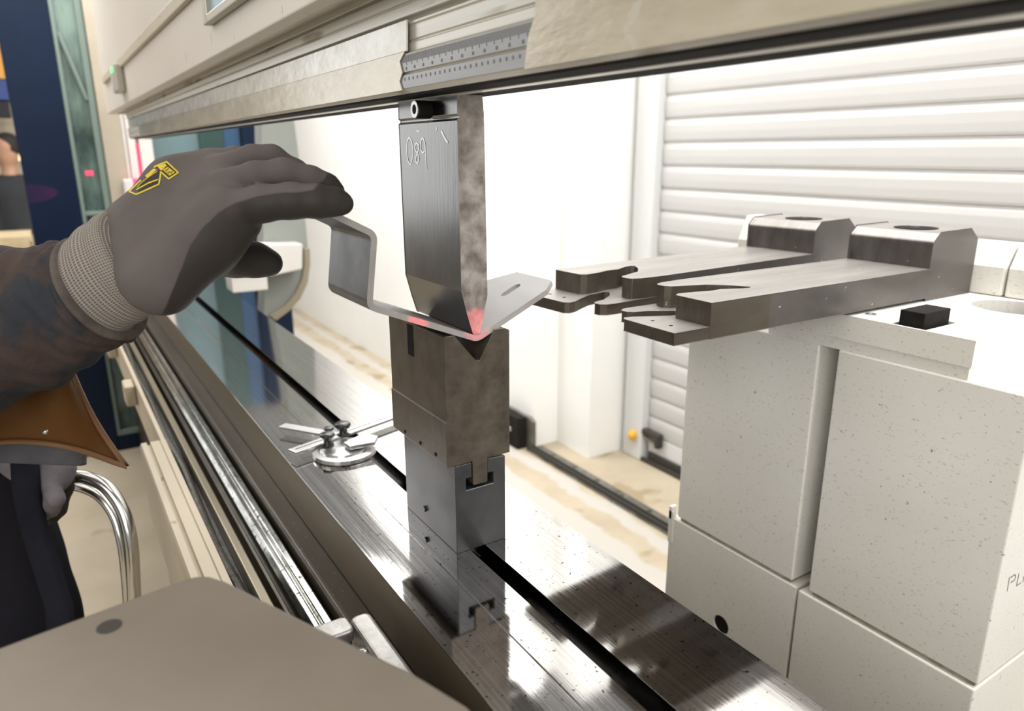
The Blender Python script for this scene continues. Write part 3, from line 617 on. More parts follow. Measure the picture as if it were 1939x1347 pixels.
mk('under_lip', box(0.845, 1.32, 0.625, 0.757, 0.1785, 0.1925), 'white', t)
def block(x, y0, y1, label, zt=0.294):
    o = mk('mount_block', prism([(x, 0.2240), (x, 0.263), (x+0.018, zt), (x+0.055, zt), (x+0.055, 0.2240)], y0, y1), 'white', bevel=0.003)
    tag(o, label, 'mount block', 'white gauge mount blocks')
block(1.088, 0.4565, 0.62, 'white mount block directly behind the nearer gauge finger head')
block(1.088, 0.20, 0.4535, 'white mount block right of the dark gap, at the picture edge')
block(1.062, 0.79, 0.893, 'white mount block behind the farther gauge finger head', 0.305)

# ------------------------------------------------------------------ gauge fingers
upperR = [(0.565, 0.4969), (0.974, 0.4969), (0.974, 0.6165), (0.640, 0.6165), (0.605, 0.6135), (0.5945, 0.6090), (0.5915, 0.6030), (0.5925, 0.5950), (0.5975, 0.5885), (0.606, 0.5860), (0.640, 0.5750), (0.6600, 0.5560), (0.6715, 0.5380), (0.6680, 0.5330), (0.655, 0.5350), (0.632, 0.5450), (0.612, 0.5440), (0.595, 0.5490), (0.572, 0.5520), (0.5645, 0.5470)]
lowR = [(0.515, 0.4973), (0.615, 0.4973), (0.650, 0.5300), (0.650, 0.6160), (0.560, 0.6160), (0.5480, 0.6145), (0.5415, 0.6090), (0.5415, 0.6000), (0.5480, 0.5945), (0.565, 0.5910), (0.590, 0.5760), (0.605, 0.5600), (0.600, 0.5540), (0.570, 0.5575), (0.545, 0.5690), (0.530, 0.5770), (0.520, 0.5790), (0.5150, 0.5740)]
def finger(label, mirror=False):
    y0 = 0.4969; w = 0.6165-0.4969
    t = thing('gauge_finger', label, 'gauge finger', (1.03, y0+w/2, 0.2257), 'backgauge stop fingers')
    mp = (lambda pts: [(x, 2*y0+w-y) for x, y in pts]) if mirror else (lambda pts: pts)
    mk('arm', prism(mp(upperR), 0.2275, 0.2668, 'z'), ['fingrad', 'finlit'], t, mi=[0, 1]+[0]*len(upperR), bevel=0.0006, seg=1)
    mk('tongue', prism(mp(lowR), 0.2278, 0.2412, 'z'), ['fingrad', 'finlit'], t, mi=[0, 1]+[0]*len(lowR), bevel=0.0006, seg=1)
    hd = mk('head', prism([(0.9741, 0.2257), (0.9741, 0.3015), (0.9865, 0.3125), (1.062, 0.3135), (1.083, 0.2985), (1.083, 0.2257)], y0, y0+w), ['fin', 'finlit'], t, mi=[0, 0, 0, 1, 1, 1, 0, 0], bevel=0.0022)
    cx, cy = 1.027, y0+w*0.47
    mk('screw_recess', lathe([(0.028, 0), (0.028, 0.0007), (0.002, 0.0008)], (cx, cy, 0.3130), n=28), 'black', hd)
    mk('screw_head', cyl((cx-0.004, cy, 0.3137), 0.0070, 0.0030, n=6), 'satin', hd)
    tp = mk('pin_hole', cyl((0.535, y0+w*(0.22 if not mirror else 0.78), 0.2411), 0.0022, 0.0003, n=12), 'black', t)
    mk('pin_hole', cyl((0.535, y0+w*(0.45 if not mirror else 0.55), 0.2411), 0.0022, 0.0003, n=12), 'black', t)
    return t
def finger_gradient():
    # ground bar; the inserted tip (first stretch from the front) has a browner finish
    m = M['fin'].copy(); m.name = 'finger_bar_with_brown_tip'; nt = m.node_tree; N = nt.nodes; L = nt.links; b = N['Principled BSDF']
    old = b.inputs['Base Color'].links[0].from_socket
    tc = N.new('ShaderNodeTexCoord'); sp = N.new('ShaderNodeSeparateXYZ'); L.new(tc.outputs['Object'], sp.inputs[0])
    mr = N.new('ShaderNodeMapRange'); a = (0.657-1.03)*S; mr.inputs['From Min'].default_value = a-0.0006; mr.inputs['From Max'].default_value = a+0.0006
    L.new(sp.outputs[0], mr.inputs['Value'])
    mx = N.new('ShaderNodeMix'); mx.data_type = 'RGBA'; mx.blend_type = 'MULTIPLY'
    inv = N.new('ShaderNodeMath'); inv.operation = 'SUBTRACT'; inv.inputs[0].default_value = 1.0; L.new(mr.outputs[0], inv.inputs[1])
    L.new(inv.outputs[0], mx.inputs[0]); L.new(old, mx.inputs[6]); mx.inputs[7].default_value = (0.92, 0.84, 0.70, 1)
    L.new(mx.outputs[2], b.inputs['Base Color']); M['fingrad'] = m
finger_gradient()
fR = finger('steel gauge finger nearer the picture edge, resting on the plate with black block')
fL = finger('steel gauge finger beside the bent strip tip, farther back of the two', True)
fR.rotation_euler[2] = math.radians(-0.5)
fL.location = Vector((1.027, 0.7365, 0.2257))*S; fL.rotation_euler[2] = math.radians(3.6)

# ------------------------------------------------------------------ foreground plate and clamp
t = thing('support_plate', 'blurred grey support plate with one hole filling the near corner', 'plate', (0.0, 0.35, 0.15))
ptsP = [(-0.30, 0.415), (-0.057, 0.444), (0.036, 0.4595), (0.048, 0.4605), (0.056, 0.4555), (0.064, 0.443), (0.100, 0.362), (0.129, 0.300), (0.141, 0.265), (0.146, 0.235), (0.150, -0.25), (-0.30, -0.25)]
mk('top', prism(ptsP, 0.138, 0.150, 'z'), 'plate', t, bevel=0.0025)
h0 = onZ(207, 1187, 0.15)
mk('bolt_hole', lathe([(0.0068, 0), (0.0068, 0.0003), (0.001, 0.0003)], (h0.x, h0.y, 0.1500), n=20), 'platehole', t)
mk('stem', box(-0.06, 0.0, -0.05, 0.30, -0.5, 0.1378), 'plate', t)
mk('foot', box(-0.20, 0.06, -0.15, 0.35, -0.56, -0.5), 'plate', t)
t = thing('rail_clamp', 'cast silver clamp bracket on the front guide rail', 'clamp', (0.19, 0.55, -0.086))
def rounded(x0, x1, y0, y1, r, k=5):
    out = []
    for cx, cy, a0 in ((x1-r, y1-r, 0), (x0+r, y1-r, 90), (x0+r, y0+r, 180), (x1-r, y0+r, 270)):
        out += [(cx+r*math.cos(math.radians(a0+90*i/k)), cy+r*math.sin(math.radians(a0+90*i/k))) for i in range(k+1)]
    return out
mk('side_arm', prism(rounded(0.1915, 0.2125, 0.40, 0.597, 0.008), -0.0675, -0.020, 'z'), 'cast', t, bevel=0.004, seg=3)
mk('cross_arm', join(prism(rounded(0.150, 0.1905, 0.575, 0.602, 0.007), -0.034, -0.020, 'z')), 'cast', t, bevel=0.003, seg=3)
mk('web_plate', box(0.155, 0.1905, 0.40, 0.5745, -0.085, -0.040), 'cast', t, bevel=0.002)
mk('pin', lathe([(0.0045, 0), (0.0045, 0.014), (0.0035, 0.016)], (0.186, 0.548, -0.0400), (0.15, 0.1, 1), 14), 'satin', t, smooth=True)

# ------------------------------------------------------------------ far side of the machine
t = thing('side_frame', 'pale curved throat plate of the press brake side frame', 'machine frame', (0.86, 2.95, ZF))
CY_ = 2.90
cpts = [onY(u, v, CY_) for u, v in ((548, 150), (557, 225), (567, 300), (577, 400), (584, 470), (585, 500), (580, 535), (566, 565), (545, 588), (520, 606))]
edge = [(p_.x, p_.z) for p_ in cpts]
inn = [(p_.x, p_.z) for p_ in [onY(u, v, CY_) for u, v in ((497, 640), (500, 560), (498, 400), (494, 230), (489, 150))]]
mk('throat_plate', prism(edge+inn, CY_, CY_+0.10), 'cframe', t, bevel=0.003)
rim_o = edge[4:]; rim_i = [(p_.x, p_.z) for p_ in [onY(u, v, CY_) for u, v in ((508, 596), (537, 578), (556, 556), (569, 530), (574, 500), (573, 470))]]
mk('throat_rim', prism(rim_o+rim_i, CY_-0.02, CY_+0.10), 'cedge', t, bevel=0.002)
q0 = onY(440, 460, 2.8); q1 = onY(568, 545, 2.8)
mk('cross_arm', prism([(onY(445, 515, 2.8).x, onY(445, 522, 2.8).z), (onY(520, 545, 2.8).x, onY(520, 522, 2.8).z), (onY(573, 520, 2.8).x, onY(573, 510, 2.8).z), (onY(573, 460, 2.8).x, onY(573, 462, 2.8).z), (onY(445, 460, 2.8).x, onY(445, 465, 2.8).z)], 2.8, 2.895), 'offwhite', t, bevel=0.004)
t = thing('control_box', 'small offwhite box under the cross arm beside the bed', 'box', (0.60, 2.7, -0.1))
a_, b_ = onY(437, 522, 2.68), onY(508, 549, 2.68)
mk('case', box(a_.x, b_.x, 2.68, 2.78, b_.z, a_.z-0.008), 'offwhite', t, bevel=0.004)
mk('lid', box(a_.x-0.003, b_.x+0.003, 2.675, 2.785, a_.z-0.0075, a_.z), 'offwhite', t, bevel=0.003)
YC = 4.095
o = mk('machine_column', box(-0.056, 0.152, YC, YC+0.5, ZF, 2.0), 'navy', bevel=0.004); tag(o, 'dark navy blue machine column standing at the far end', 'column')
t = thing('guard_window', 'greenish guard window with grey frame beside the navy column', 'window', (0.22, YC, ZF))
mk('glass', box(0.153, 0.284, YC+0.03, YC+0.04, -1.02, 2.0), 'glassdim', t)
mk('upright', box(0.256, 0.284, YC, YC+0.05, -1.02, 2.0), 'framegreen', t, bevel=0.003)
mk('upright', box(0.153, 0.170, YC+0.005, YC+0.05, -1.02, 2.0), 'framegreen', t, bevel=0.003)
mk('cross_bar', box(0.170, 0.256, YC+0.005, YC+0.05, -1.02, -0.99), 'framegreen', t, bevel=0.003)
mk('cross_bar', box(0.170, 0.256, YC+0.005, YC+0.05, 0.125, 0.145), 'framegreen', t, bevel=0.003)
mk('brace', tube([(0.175, YC+0.015, 0.95), (0.25, YC+0.015, 0.66)], 0.010, 8, 1), 'framegreen', t)
mk('sill', box(0.153, 0.285, YC, YC+0.1, ZF, -1.021), 'navy', t)
mk('laser_reflection', box(0.198, 0.228, YC+0.027, YC+0.0295, 0.315, 0.335), 'redglow', t, label='small red laser reflection in the window')  # glowing box stands in for the laser mirrored in the glass
t = thing('end_frame', 'beige upright end frame of the machine left of the ram', 'machine frame', (0.33, 4.0, ZF))
M['endpaint'] = mat('taupe_frame_paint', (0.30, 0.26, 0.20), (0.35, 0.305, 0.24), 0.5, 0, 4)
mk('upright', box(0.287, 0.375, YC-0.02, YC+0.2, ZF, 2.0), 'endpaint', t, bevel=0.004)
mk('inner_edge', box(0.376, 0.389, YC-0.01, YC+0.2, -0.2, 2.0), 'offwhite', t)
t = thing('laser_unit', 'white laser guard housing glowing red behind the glove', 'laser', (0.44, 3.95, 0.2))
mk('housing', box(0.392, 0.425, YC-0.03, YC+0.1, -0.2, 0.62), 'pinkpost', t, bevel=0.004)
mk('housing', box(0.441, 0.500, YC-0.03, YC+0.1, -0.2, 0.62), 'pinkpost', t, bevel=0.004)
mk('laser_slot', box(0.4255, 0.4405, YC, YC+0.05, 0.22, 0.46), 'redglow', t)
mk('laser_head', box(0.345, 0.385, YC-0.10, YC-0.035, 0.215, 0.295), 'pinkpost', t, bevel=0.006)
mk('laser_window', box(0.386, 0.43, YC-0.095, YC-0.035, 0.235, 0.30), 'redglow', t, bevel=0.006)
o = mk('guard_panel', box(0.502, 0.728, YC+0.05, YC+0.07, ZF, 1.0), 'teal'); tag(o, 'flat teal guard panel seen above the gloved hand', 'panel')
o = mk('guard_panel', box(0.730, 0.850, YC+0.03, YC+0.07, ZF, 1.0), 'tealdark'); tag(o, 'dark green guard panel between teal and blue ones', 'panel')
o = mk('guard_panel', box(0.852, 0.930, YC+0.03, YC+0.07, ZF, 1.0), 'bluepanel'); tag(o, 'narrow blue guard panel beside the navy post', 'panel')
o = mk('frame_post', box(0.935, 1.12, YC, YC+0.2, ZF, 1.0), 'navy', bevel=0.004); tag(o, 'near-black navy post behind the curved throat plate', 'post')

# ------------------------------------------------------------------ workshop beyond the column
t = thing('storage_cabinet', 'orange topped cabinet with blue band at the far left edge', 'cabinet', (-0.5, 7.9, ZF))
mk('orange_panel', box(-0.9, -0.09, 7.8, 8.3, 1.03, 2.0), 'orange', t)
mk('blue_band', box(-0.9, -0.10, 7.78, 8.3, 0.86, 1.02), 'bluebin', t)
mk('dark_band', box(-0.9, -0.12, 7.8, 8.3, 0.73, 0.85), 'darkcloth', t)
t = thing('wall_lamp', 'pair of warm glowing lamps far left behind the worker', 'lamp', (-0.2, 7.6, 0.5))
for i in range(2): mk('bulb', box(-0.235+0.12*i, -0.145+0.12*i, 7.55, 7.6, 0.42-0.06*i, 0.48-0.06*i), 'lampglow', t, bevel=0.01)
t = thing('person', 'distant worker in dark clothes facing left by the crates', 'person', (-0.22, 6.3, ZF))
hd_ = P(12, 290, 6.0); hh = 0.10
def blob(c, rx, ry, rz, n=16, m=10):
    c = Vector(c); v = [c+Vector((0, 0, rz))]
    for i in range(1, m):
        a = math.pi*i/m
        for j in range(n): b = 2*math.pi*j/n; v.append(c+Vector((rx*math.sin(a)*math.cos(b), ry*math.sin(a)*math.sin(b), rz*math.cos(a))))
    v.append(c-Vector((0, 0, rz))); f = [(0, 1+j, 1+(j+1) % n) for j in range(n)]
    for i in range(m-2):
        for j in range(n): f.append((1+i*n+j, 1+(i+1)*n+j, 1+(i+1)*n+(j+1) % n, 1+i*n+(j+1) % n))
    l = len(v)-1; f += [(l, 1+(m-2)*n+(j+1) % n, 1+(m-2)*n+j) for j in range(n)]
    return v, f
def person_far():
    hx, hy = hd_.x, hd_.y; hz = hd_.z
    def fn(Q):
        d = cap_sdf(Q, (hx, hy, hz-.02), (hx, hy, hz+.05), .085, .095)
        d = smin(d, cap_sdf(Q, (hx-.09, hy-.02, hz), (hx-.05, hy, hz-.02), .015, .03), .03)
        d = smin(d, cap_sdf(Q, (hx, hy, hz-.1), (hx, hy, hz-.2), .05, .07), .05)
        return d
    v, f = nets(fn, (hx-.2, hy-.2, hz-.28), (hx+.2, hy+.2, hz+.2), .018)
    mk('head', (v.tolist(), f.tolist()), 'skin', t, smooth=True)
    def body(Q):
        d = cap_sdf(Q, (hx-.13, hy, hz-.30), (hx+.13, hy, hz-.30), .10, .10)
        d = smin(d, cap_sdf(Q, (hx, hy, hz-.35), (hx, hy, hz-.85), .17, .16), .10)
        d = smin(d, cap_sdf(Q, (hx+.19, hy-.02, hz-.32), (hx+.16, hy-.08, hz-.68), .07, .055), .04)
        d = smin(d, cap_sdf(Q, (hx+.16, hy-.08, hz-.68), (hx-.06, hy-.28, hz-.66), .055, .045), .03)
        d = smin(d, cap_sdf(Q, (hx-.19, hy-.02, hz-.32), (hx-.2, hy-.1, hz-.68), .07, .055), .04)
        for s in (-1, 1):
            d = smin(d, cap_sdf(Q, (hx+s*.09, hy, hz-.9), (hx+s*.10, hy, hz-1.35), .105, .075), .05)
            d = smin(d, cap_sdf(Q, (hx+s*.10, hy, hz-1.35), (hx+s*.10, hy, ZF+.06), .075, .055), .03)
            d = smin(d, cap_sdf(Q, (hx+s*.10, hy, ZF+.05), (hx+s*.10-.10, hy-.08, ZF+.045), .055, .045), .03)
        return d
    v, f = nets(body, (hx-.4, hy-.5, ZF-.02), (hx+.4, hy+.3, hz-.15), .028)
    mk('clothes', (v.tolist(), f.tolist()), 'darkcloth', t, smooth=True)
    def hair(Q):
        return np.maximum(cap_sdf(Q, (hx+.015, hy+.01, hz+.03), (hx+.02, hy+.01, hz+.07), .098, .098), -(Q[:, 2]-hz-.02)-.35*(Q[:, 0]-hx))
    v, f = nets(hair, (hx-.2, hy-.2, hz-.2), (hx+.2, hy+.2, hz+.22), .018)
    mk('hair', (v.tolist(), f.tolist()), 'hair', t, smooth=True)
person_far()
def crate(cx, cy, z0, w, d, h, label):
    t = thing('wooden_crate', label, 'crate', (cx, cy, z0), 'pale wooden crates')
    for sx in (-1, 1):
        for sy in (-1, 1): mk('corner_post', box(cx+sx*w/2-.03, cx+sx*w/2+.03, cy+sy*d/2-.03, cy+sy*d/2+.03, z0, z0+h), 'wood', t)
    for zz in (z0+.002, z0+h-.06):
        mk('slat', box(cx-w/2-.03, cx+w/2+.03, cy-d/2-.045, cy-d/2-.031, zz, zz+.06), 'wood', t)
        mk('slat', box(cx+w/2+.031, cx+w/2+.045, cy-d/2, cy+d/2, zz, zz+.06), 'wood', t)
    mk('lid', box(cx-w/2-.04, cx+w/2+.04, cy-d/2-.04, cy+d/2+.04, z0+h, z0+h+.03), 'wood', t)
crate(-0.33, 5.55, -0.30, 0.40, 0.4, 0.20, 'upper pale wooden crate of the stack left of the navy column')
crate(-0.33, 5.55, -0.54, 0.44, 0.4, 0.20, 'pale wooden crate under the upper one, left of the navy column')
o = mk('work_table', box(-0.7, -0.06, 5.2, 5.9, ZF, -0.545), 'wood'); tag(o, 'wooden bench carrying the two crates at far left', 'bench')

# ------------------------------------------------------------------ the operator: gloved hand, sleeve, jacket, trousers, second glove
op = thing('person', 'operator in dark jacket and grey gloves pressing on the bent strip', 'person', (-0.35, 0.75, ZF))
K = 3.2317
def hz(x, y, d): return np.array(P(150+x/K, 250+y/K, d))
def rz(r, d): return r/K*d/FPX
def chain(pts):                         # (x, y, depth, radius) in hand-close-up pixels
    return [(hz(a[0], a[1], a[2]), hz(b[0], b[1], b[2]), rz(a[3], a[2]), rz(b[3], b[2])) for a, b in zip(pts[:-1], pts[1:])]
palm = (chain([(430, 870, .596, 175), (900, 470, .606, 125)]) + chain([(400, 700, .612, 180), (900, 340, .626, 112)]) +
        chain([(350, 600, .628, 160), (860, 240, .646, 105)]) + chain([(340, 550, .634, 125), (590, 325, .644, 140), (800, 215, .656, 98)]) +
        chain([(520, 930, .600, 185), (800, 680, .606, 160)]) + chain([(800, 650, .606, 170), (980, 540, .610, 125)]))
fing = [chain([(880, 485, .604, 118), (1120, 438, .598, 110), (1300, 422, .598, 106), (1460, 424, .602, 98), (1570, 428, .606, 82), (1618, 440, .609, 60)]),
        chain([(880, 310, .616, 80), (1080, 262, .608, 77), (1250, 246, .611, 80), (1420, 288, .618, 74), (1520, 325, .624, 64), (1572, 362, .630, 54)]),
        chain([(850, 225, .634, 82), (1060, 160, .628, 76), (1180, 158, .632, 74), (1330, 235, .642, 60), (1420, 300, .650, 50)]),
        chain([(800, 215, .656, 80), (960, 165, .654, 70), (1100, 185, .662, 62), (1220, 250, .672, 50)]),
        chain([(780, 760, .618, 130), (960, 768, .650, 118), (1080, 784, .664, 104), (1162, 802, .670, 82)])]
def glove_fn(Q):
    d = None
    for c in palm:
        e = cap_sdf(Q, *c); d = e if d is None else smin(d, e, .020)
    tot = None
    for fi, ch in enumerate(fing):
        g = None
        for c in ch:
            e = cap_sdf(Q, *c); g = e if g is None else smin(g, e, .006)
        e = smin(d, g, .006)
        tot = e if tot is None else smin(tot, e, .0008)
    return tot
allp = np.array([c[i] for ch in [palm]+fing for c in ch for i in (0, 1)])
gv, gf = nets(glove_fn, allp.min(0)-.045, allp.max(0)+.045, .0021)
def smooth_mesh(v, f, it=2, lam=0.5):
    e = np.concatenate([f[:, [0, 1]], f[:, [1, 2]], f[:, [2, 3]], f[:, [3, 0]]]); e = np.concatenate([e, e[:, ::-1]])
    for _ in range(it):
        s_ = np.zeros_like(v); c_ = np.zeros(len(v)); np.add.at(s_, e[:, 0], v[e[:, 1]]); np.add.at(c_, e[:, 0], 1)
        v = v+lam*(s_/c_[:, None]-v)
    return v
gv = smooth_mesh(gv, gf)
glove = mk('glove', (gv.tolist(), gf.tolist()), 'glove', op, smooth=True, label='grey knit glove with dark dipped palm and yellow emblem')
# dipped coating: palm side, thumb and finger undersides
d_ = gv-np.array(CAM); zz_ = d_@np.array(F); px = (CX+FPX*(d_@np.array(R))/zz_-150)*K; py = (CY-FPX*(d_@np.array(U))/zz_-250)*K
line = np.array([(380, 1300), (500, 1130), (600, 900), (680, 690), (760, 575), (850, 490), (960, 432), (1080, 395), (1200, 372), (1330, 366), (1430, 352), (1462, 322), (1500, 290), (1540, 200), (1560, 60)])
def sdist(x, y):
    best = np.full(len(x), 1e9); sg = np.ones(len(x))
    for a, b in zip(line[:-1], line[1:]):
        ab = b-a; t_ = np.clip(((x-a[0])*ab[0]+(y-a[1])*ab[1])/(ab@ab), 0, 1)
        dx = x-a[0]-t_*ab[0]; dy = y-a[1]-t_*ab[1]; q = np.hypot(dx, dy); s_ = np.sign(ab[0]*(y-a[1])-ab[1]*(x-a[0]))
        u_ = q < best; best = np.where(u_, q, best); sg = np.where(u_, s_, sg)
    return best*sg
nrm = np.zeros((len(glove.data.vertices), 3)); glove.data.vertices.foreach_get('normal', nrm.ravel() if False else (tmp := np.zeros(len(gv)*3))); nrm = tmp.reshape(-1, 3)
coat = sdist(px, py)/K*0.62/FPX
coat = np.maximum(coat, (nrm@np.array(F)-0.25)*0.02)
at = glove.data.attributes.new('coat', 'FLOAT', 'POINT'); at.data.foreach_set('value', coat.astype(np.float32))
# emblem on the back of the hand
bv = BVHTree.FromPolygons([Vector(v) for v in gv], [list(map(int, q)) for q in gf])
def onglove(x, y, off=0.0006):
    u, v = 200+x/5.18, 140+y/5.18; r = (F+R*((u-CX)/FPX)+U*((CY-v)/FPX)).normalized()
    h = bv.ray_cast(CAM, r)
    if h[0] is None: return None
    return h[0]-r*off
def decal_line(pts, w, off=0.0007, closed=False):
    if closed: pts = pts+[pts[0]]
    q = []
    for a, b in zip(pts[:-1], pts[1:]):
        n_ = max(2, int(math.hypot(b[0]-a[0], b[1]-a[1])/10))
        q += [(a[0]+(b[0]-a[0])*i/n_, a[1]+(b[1]-a[1])*i/n_) for i in range(n_)]
    q.append(pts[-1]); v = []; f = []; prev = False
    for i, c in enumerate(q):
        a = q[max(i-1, 0)]; b = q[min(i+1, len(q)-1)]; dx, dy = b[0]-a[0], b[1]-a[1]; l = math.hypot(dx, dy) or 1; nx, ny = -dy/l*w/2, dx/l*w/2
        p0 = onglove(c[0]+nx, c[1]+ny, off); p1 = onglove(c[0]-nx, c[1]-ny, off)
        if p0 is None or p1 is None: prev = False; continue
        v += [p0, p1]
        if prev: k = len(v); f.append((k-4, k-3, k-1, k-2))
        prev = True
    return v, f
def decal_fill(a, b, c, d, off=0.0005, n=10):     # quad patch a-b-c-d
    v = []; f = []
    for i in range(n+1):
        for j in range(n+1):
            s, t2 = i/n, j/n
            x = (1-s)*((1-t2)*a[0]+t2*d[0])+s*((1-t2)*b[0]+t2*c[0]); y = (1-s)*((1-t2)*a[1]+t2*d[1])+s*((1-t2)*b[1]+t2*c[1])
            p_ = onglove(x, y, off); v.append(p_)
    ok = [q is not None for q in v]; v = [q if q is not None else Vector((0, 0, 0)) for q in v]
    for i in range(n):
        for j in range(n):
            q = (i*(n+1)+j, (i+1)*(n+1)+j, (i+1)*(n+1)+j+1, i*(n+1)+j+1)
            if all(ok[k] for k in q): f.append(q)
    return v, f
M['emblem'] = mat('emblem_yellow', (0.66, 0.50, 0.04), (0.55, 0.42, 0.03), 0.7, 0, 200)
M['emblemdark'] = mat('emblem_black', (0.03, 0.026, 0.02), rough=0.8)
dk = [decal_fill((300, 1120), (520, 940), (535, 1060), (330, 1165), 0.0004), decal_fill((500, 915), (600, 870), (705, 965), (620, 1020), 0.0004)]
mk('emblem_ground', join(*dk), 'emblemdark', op, label='black ground of the glove emblem')
yl = [decal_line([(228, 1152), (300, 1182), (435, 1122), (522, 1082), (535, 1010), (542, 960), (618, 1030), (712, 968), (598, 862), (520, 892), (470, 915)], 15),
      decal_line([(228, 1152), (300, 1085), (345, 1040)], 15), decal_line([(300, 1135), (420, 1070), (515, 1035)], 12),
      decal_line([(310, 1110), (350, 1065), (430, 1005), (505, 955)], 7),
      decal_fill((385, 1000), (470, 928), (500, 940), (410, 1022), 0.0008), decal_fill((505, 905), (585, 880), (600, 900), (545, 950), 0.0008),
      decal_fill((560, 940), (600, 905), (680, 965), (625, 1000), 0.0006)]
mk('emblem_print', join(*yl), 'emblem', op, label='yellow emblem print on the back of the glove')
lt = [decal_line([(580, 925), (605, 905)], 7, .0010), decal_line([(590, 950), (620, 925)], 7, .0010), decal_line([(610, 975), (625, 955), (640, 975), (655, 950)], 7, .0010), decal_line([(560, 915), (580, 940), (610, 975), (628, 995)], 4, .0010)]
mk('emblem_marks', join(*lt), 'emblemdark', op)
# knit cuff: rings centred on the wrist
def ring(u, v, d, hu, hv, ha, hb):      # centre pixel, depth, in-plane direction, half width px, half thickness px
    c = np.array(P(u, v, d)); n_ = math.hypot(hu, hv); s_ = d/FPX
    a = (np.array(R)*hu/n_-np.array(U)*hv/n_)*ha*s_; ax = np.array(R)*(-hv/n_)-np.array(U)*hu/n_
    tilt = 0.30
    b = (np.array(F)*math.cos(tilt)+(np.array(R)*(hv/n_)-np.array(U)*(-hu/n_))*math.sin(tilt))*hb*s_
    return c, a, b
vf, uv = loft([ring(172, 552, .622, .45, .89, 96, 74), ring(196, 532, .620, .46, .885, 100, 76), ring(222, 512, .618, .47, .88, 102, 76), ring(246, 500, .616, .49, .872, 105, 76), ring(262, 492, .616, .49, .87, 106, 74), ring(268, 489, .616, .49, .87, 80, 50)],
              n=64, k=6, disp=lambda s_, t_: 0.018*math.sin(s_*23)+0.008*math.sin(3*t_+4*s_))
cuff = mk('glove_cuff', vf, 'knit', op, smooth=True); set_uv(cuff, uv)
def folds(s_, t_): return 0.06*math.sin(9*s_+2.2*t_+1)*math.sin(3*t_+5*s_)+0.045*math.sin(19*s_+1.6*math.sin(2*t_))*(1-s_)+0.03*math.sin(33*s_+4*t_)+0.016*math.sin(55*s_-7*t_)
slv = [ring(-190, 690, .70, .30, .95, 165, 140), ring(-60, 640, .67, .33, .945, 152, 130), ring(40, 608, .65, .36, .93, 138, 118), ring(110, 584, .636, .40, .915, 122, 106), ring(160, 562, .628, .44, .90, 112, 98), ring(188, 549, .624, .45, .89, 106, 92)]
vf, uv = loft(slv, n=72, k=9, disp=folds)
mk('jacket_sleeve', vf, 'sleeve', op, smooth=True)
vf, uv = loft([ring(189, 549, .6242, .45, .89, 107, 94), ring(191, 548, .624, .45, .89, 109, 96), ring(194, 546, .6235, .45, .89, 109, 96), ring(197, 545, .623, .45, .89, 105, 92)], n=64, k=4)
mk('sleeve_hem', vf, 'hem', op, smooth=True, label='lighter stitched hem of the sleeve')
0 and tube([np.array(P(60, 735, .585)), np.array(P(110, 712, .580)), np.array(P(170, 690, .578)), np.array(P(232, 655, .585))], .003, 8, 5)
# jacket front hanging open: brown leather-like facing with pointed corner
def sheet_patch(rows, th, m, name, lab=None):
    n_ = len(rows[0]); v = []; f = []
    for r in rows: v += [tuple(q) for q in r]
    k = len(v); F0 = np.array(F)
    v += [tuple(np.array(q)+F0*th) for q in v]
    R_n = len(rows)
    for i in range(R_n-1):
        for j in range(n_-1):
            a = i*n_+j; f.append((a, a+1, a+n_+1, a+n_)); f.append((k+a, k+a+n_, k+a+n_+1, k+a+1))
    bd = [j for j in range(n_)]+[i*n_+n_-1 for i in range(1, R_n)]+[(R_n-1)*n_+j for j in range(n_-2, -1, -1)]+[i*n_ for i in range(R_n-2, 0, -1)]
    for i in range(len(bd)): a, b = bd[i], bd[(i+1) % len(bd)]; f.append((a, k+a, k+b, b))
    return mk(name, (v, f), m, op, smooth=True, label=lab)
top = cr([(-260, 700), (-100, 720), (0, 705), (70, 690), (110, 680), (132, 694)], 4); bot = cr([(-260, 880), (-100, 860), (0, 838), (75, 838), (150, 852), (240, 884)], 4)
rows = []
for i in range(15):
    s_ = i/14; row = []
    for j, (a, b) in enumerate(zip(top, bot)):
        q = a*(1-s_)+b*s_; w = j/(len(top)-1)
        q = q+np.array((-7*w*w*math.sin(math.pi*s_), 5*w*w*math.sin(math.pi*s_)))
        row.append(np.array(P(q[0], q[1], .76-.03*math.sin(3*w+2*s_)-.015*math.sin(9*w+1.5*s_))))
    rows.append(row)
sheet_patch(rows, .006, 'leather', 'jacket_facing', 'brown leather facing of the open jacket front')
mk('facing_seam', tube([r[-1]-np.array(F)*.001 for r in rows]+[q-np.array(F)*.001 for q in rows[-1][::-1][1:14]], .0032, 8, 1), 'leatheredge', op, smooth=True, label='light rolled edge of the leather facing')
mk('snap_stud', lathe([(.0028, 0), (.0024, .0015), (.001, .002)], P(86, 818, .722), -F, 12), 'satin', op, smooth=True)
rows = [[np.array(P(-200+x, 815+6*i+(0.04*x if i else 0), .80)) for x in (0, 100, 200, 260, 310, 352)] for i in range(10)]
sheet_patch(rows, .012, 'lining', 'jacket_hem_lining')
def torso(Q):
    c0 = np.array(P(-420, 700, 1.02)); c1 = np.array(P(-400, 1000, 1.06))
    d = cap_sdf(Q, c0+np.array((0, 0, .25)), c1, .20, .19)
    sh = np.array(slv[0][0]); d = smin(d, cap_sdf(Q, c0+np.array((.02, -.05, .2)), sh, .13, .085), .06)
    return d
c0 = np.array(P(-420, 700, 1.02))
tv, tf = nets(torso, c0-np.array((.45, .6, .6)), c0+np.array((.6, .45, .75)), .022)
mk('jacket_body', (tv.tolist(), tf.tolist()), 'sleeve', op, smooth=True)
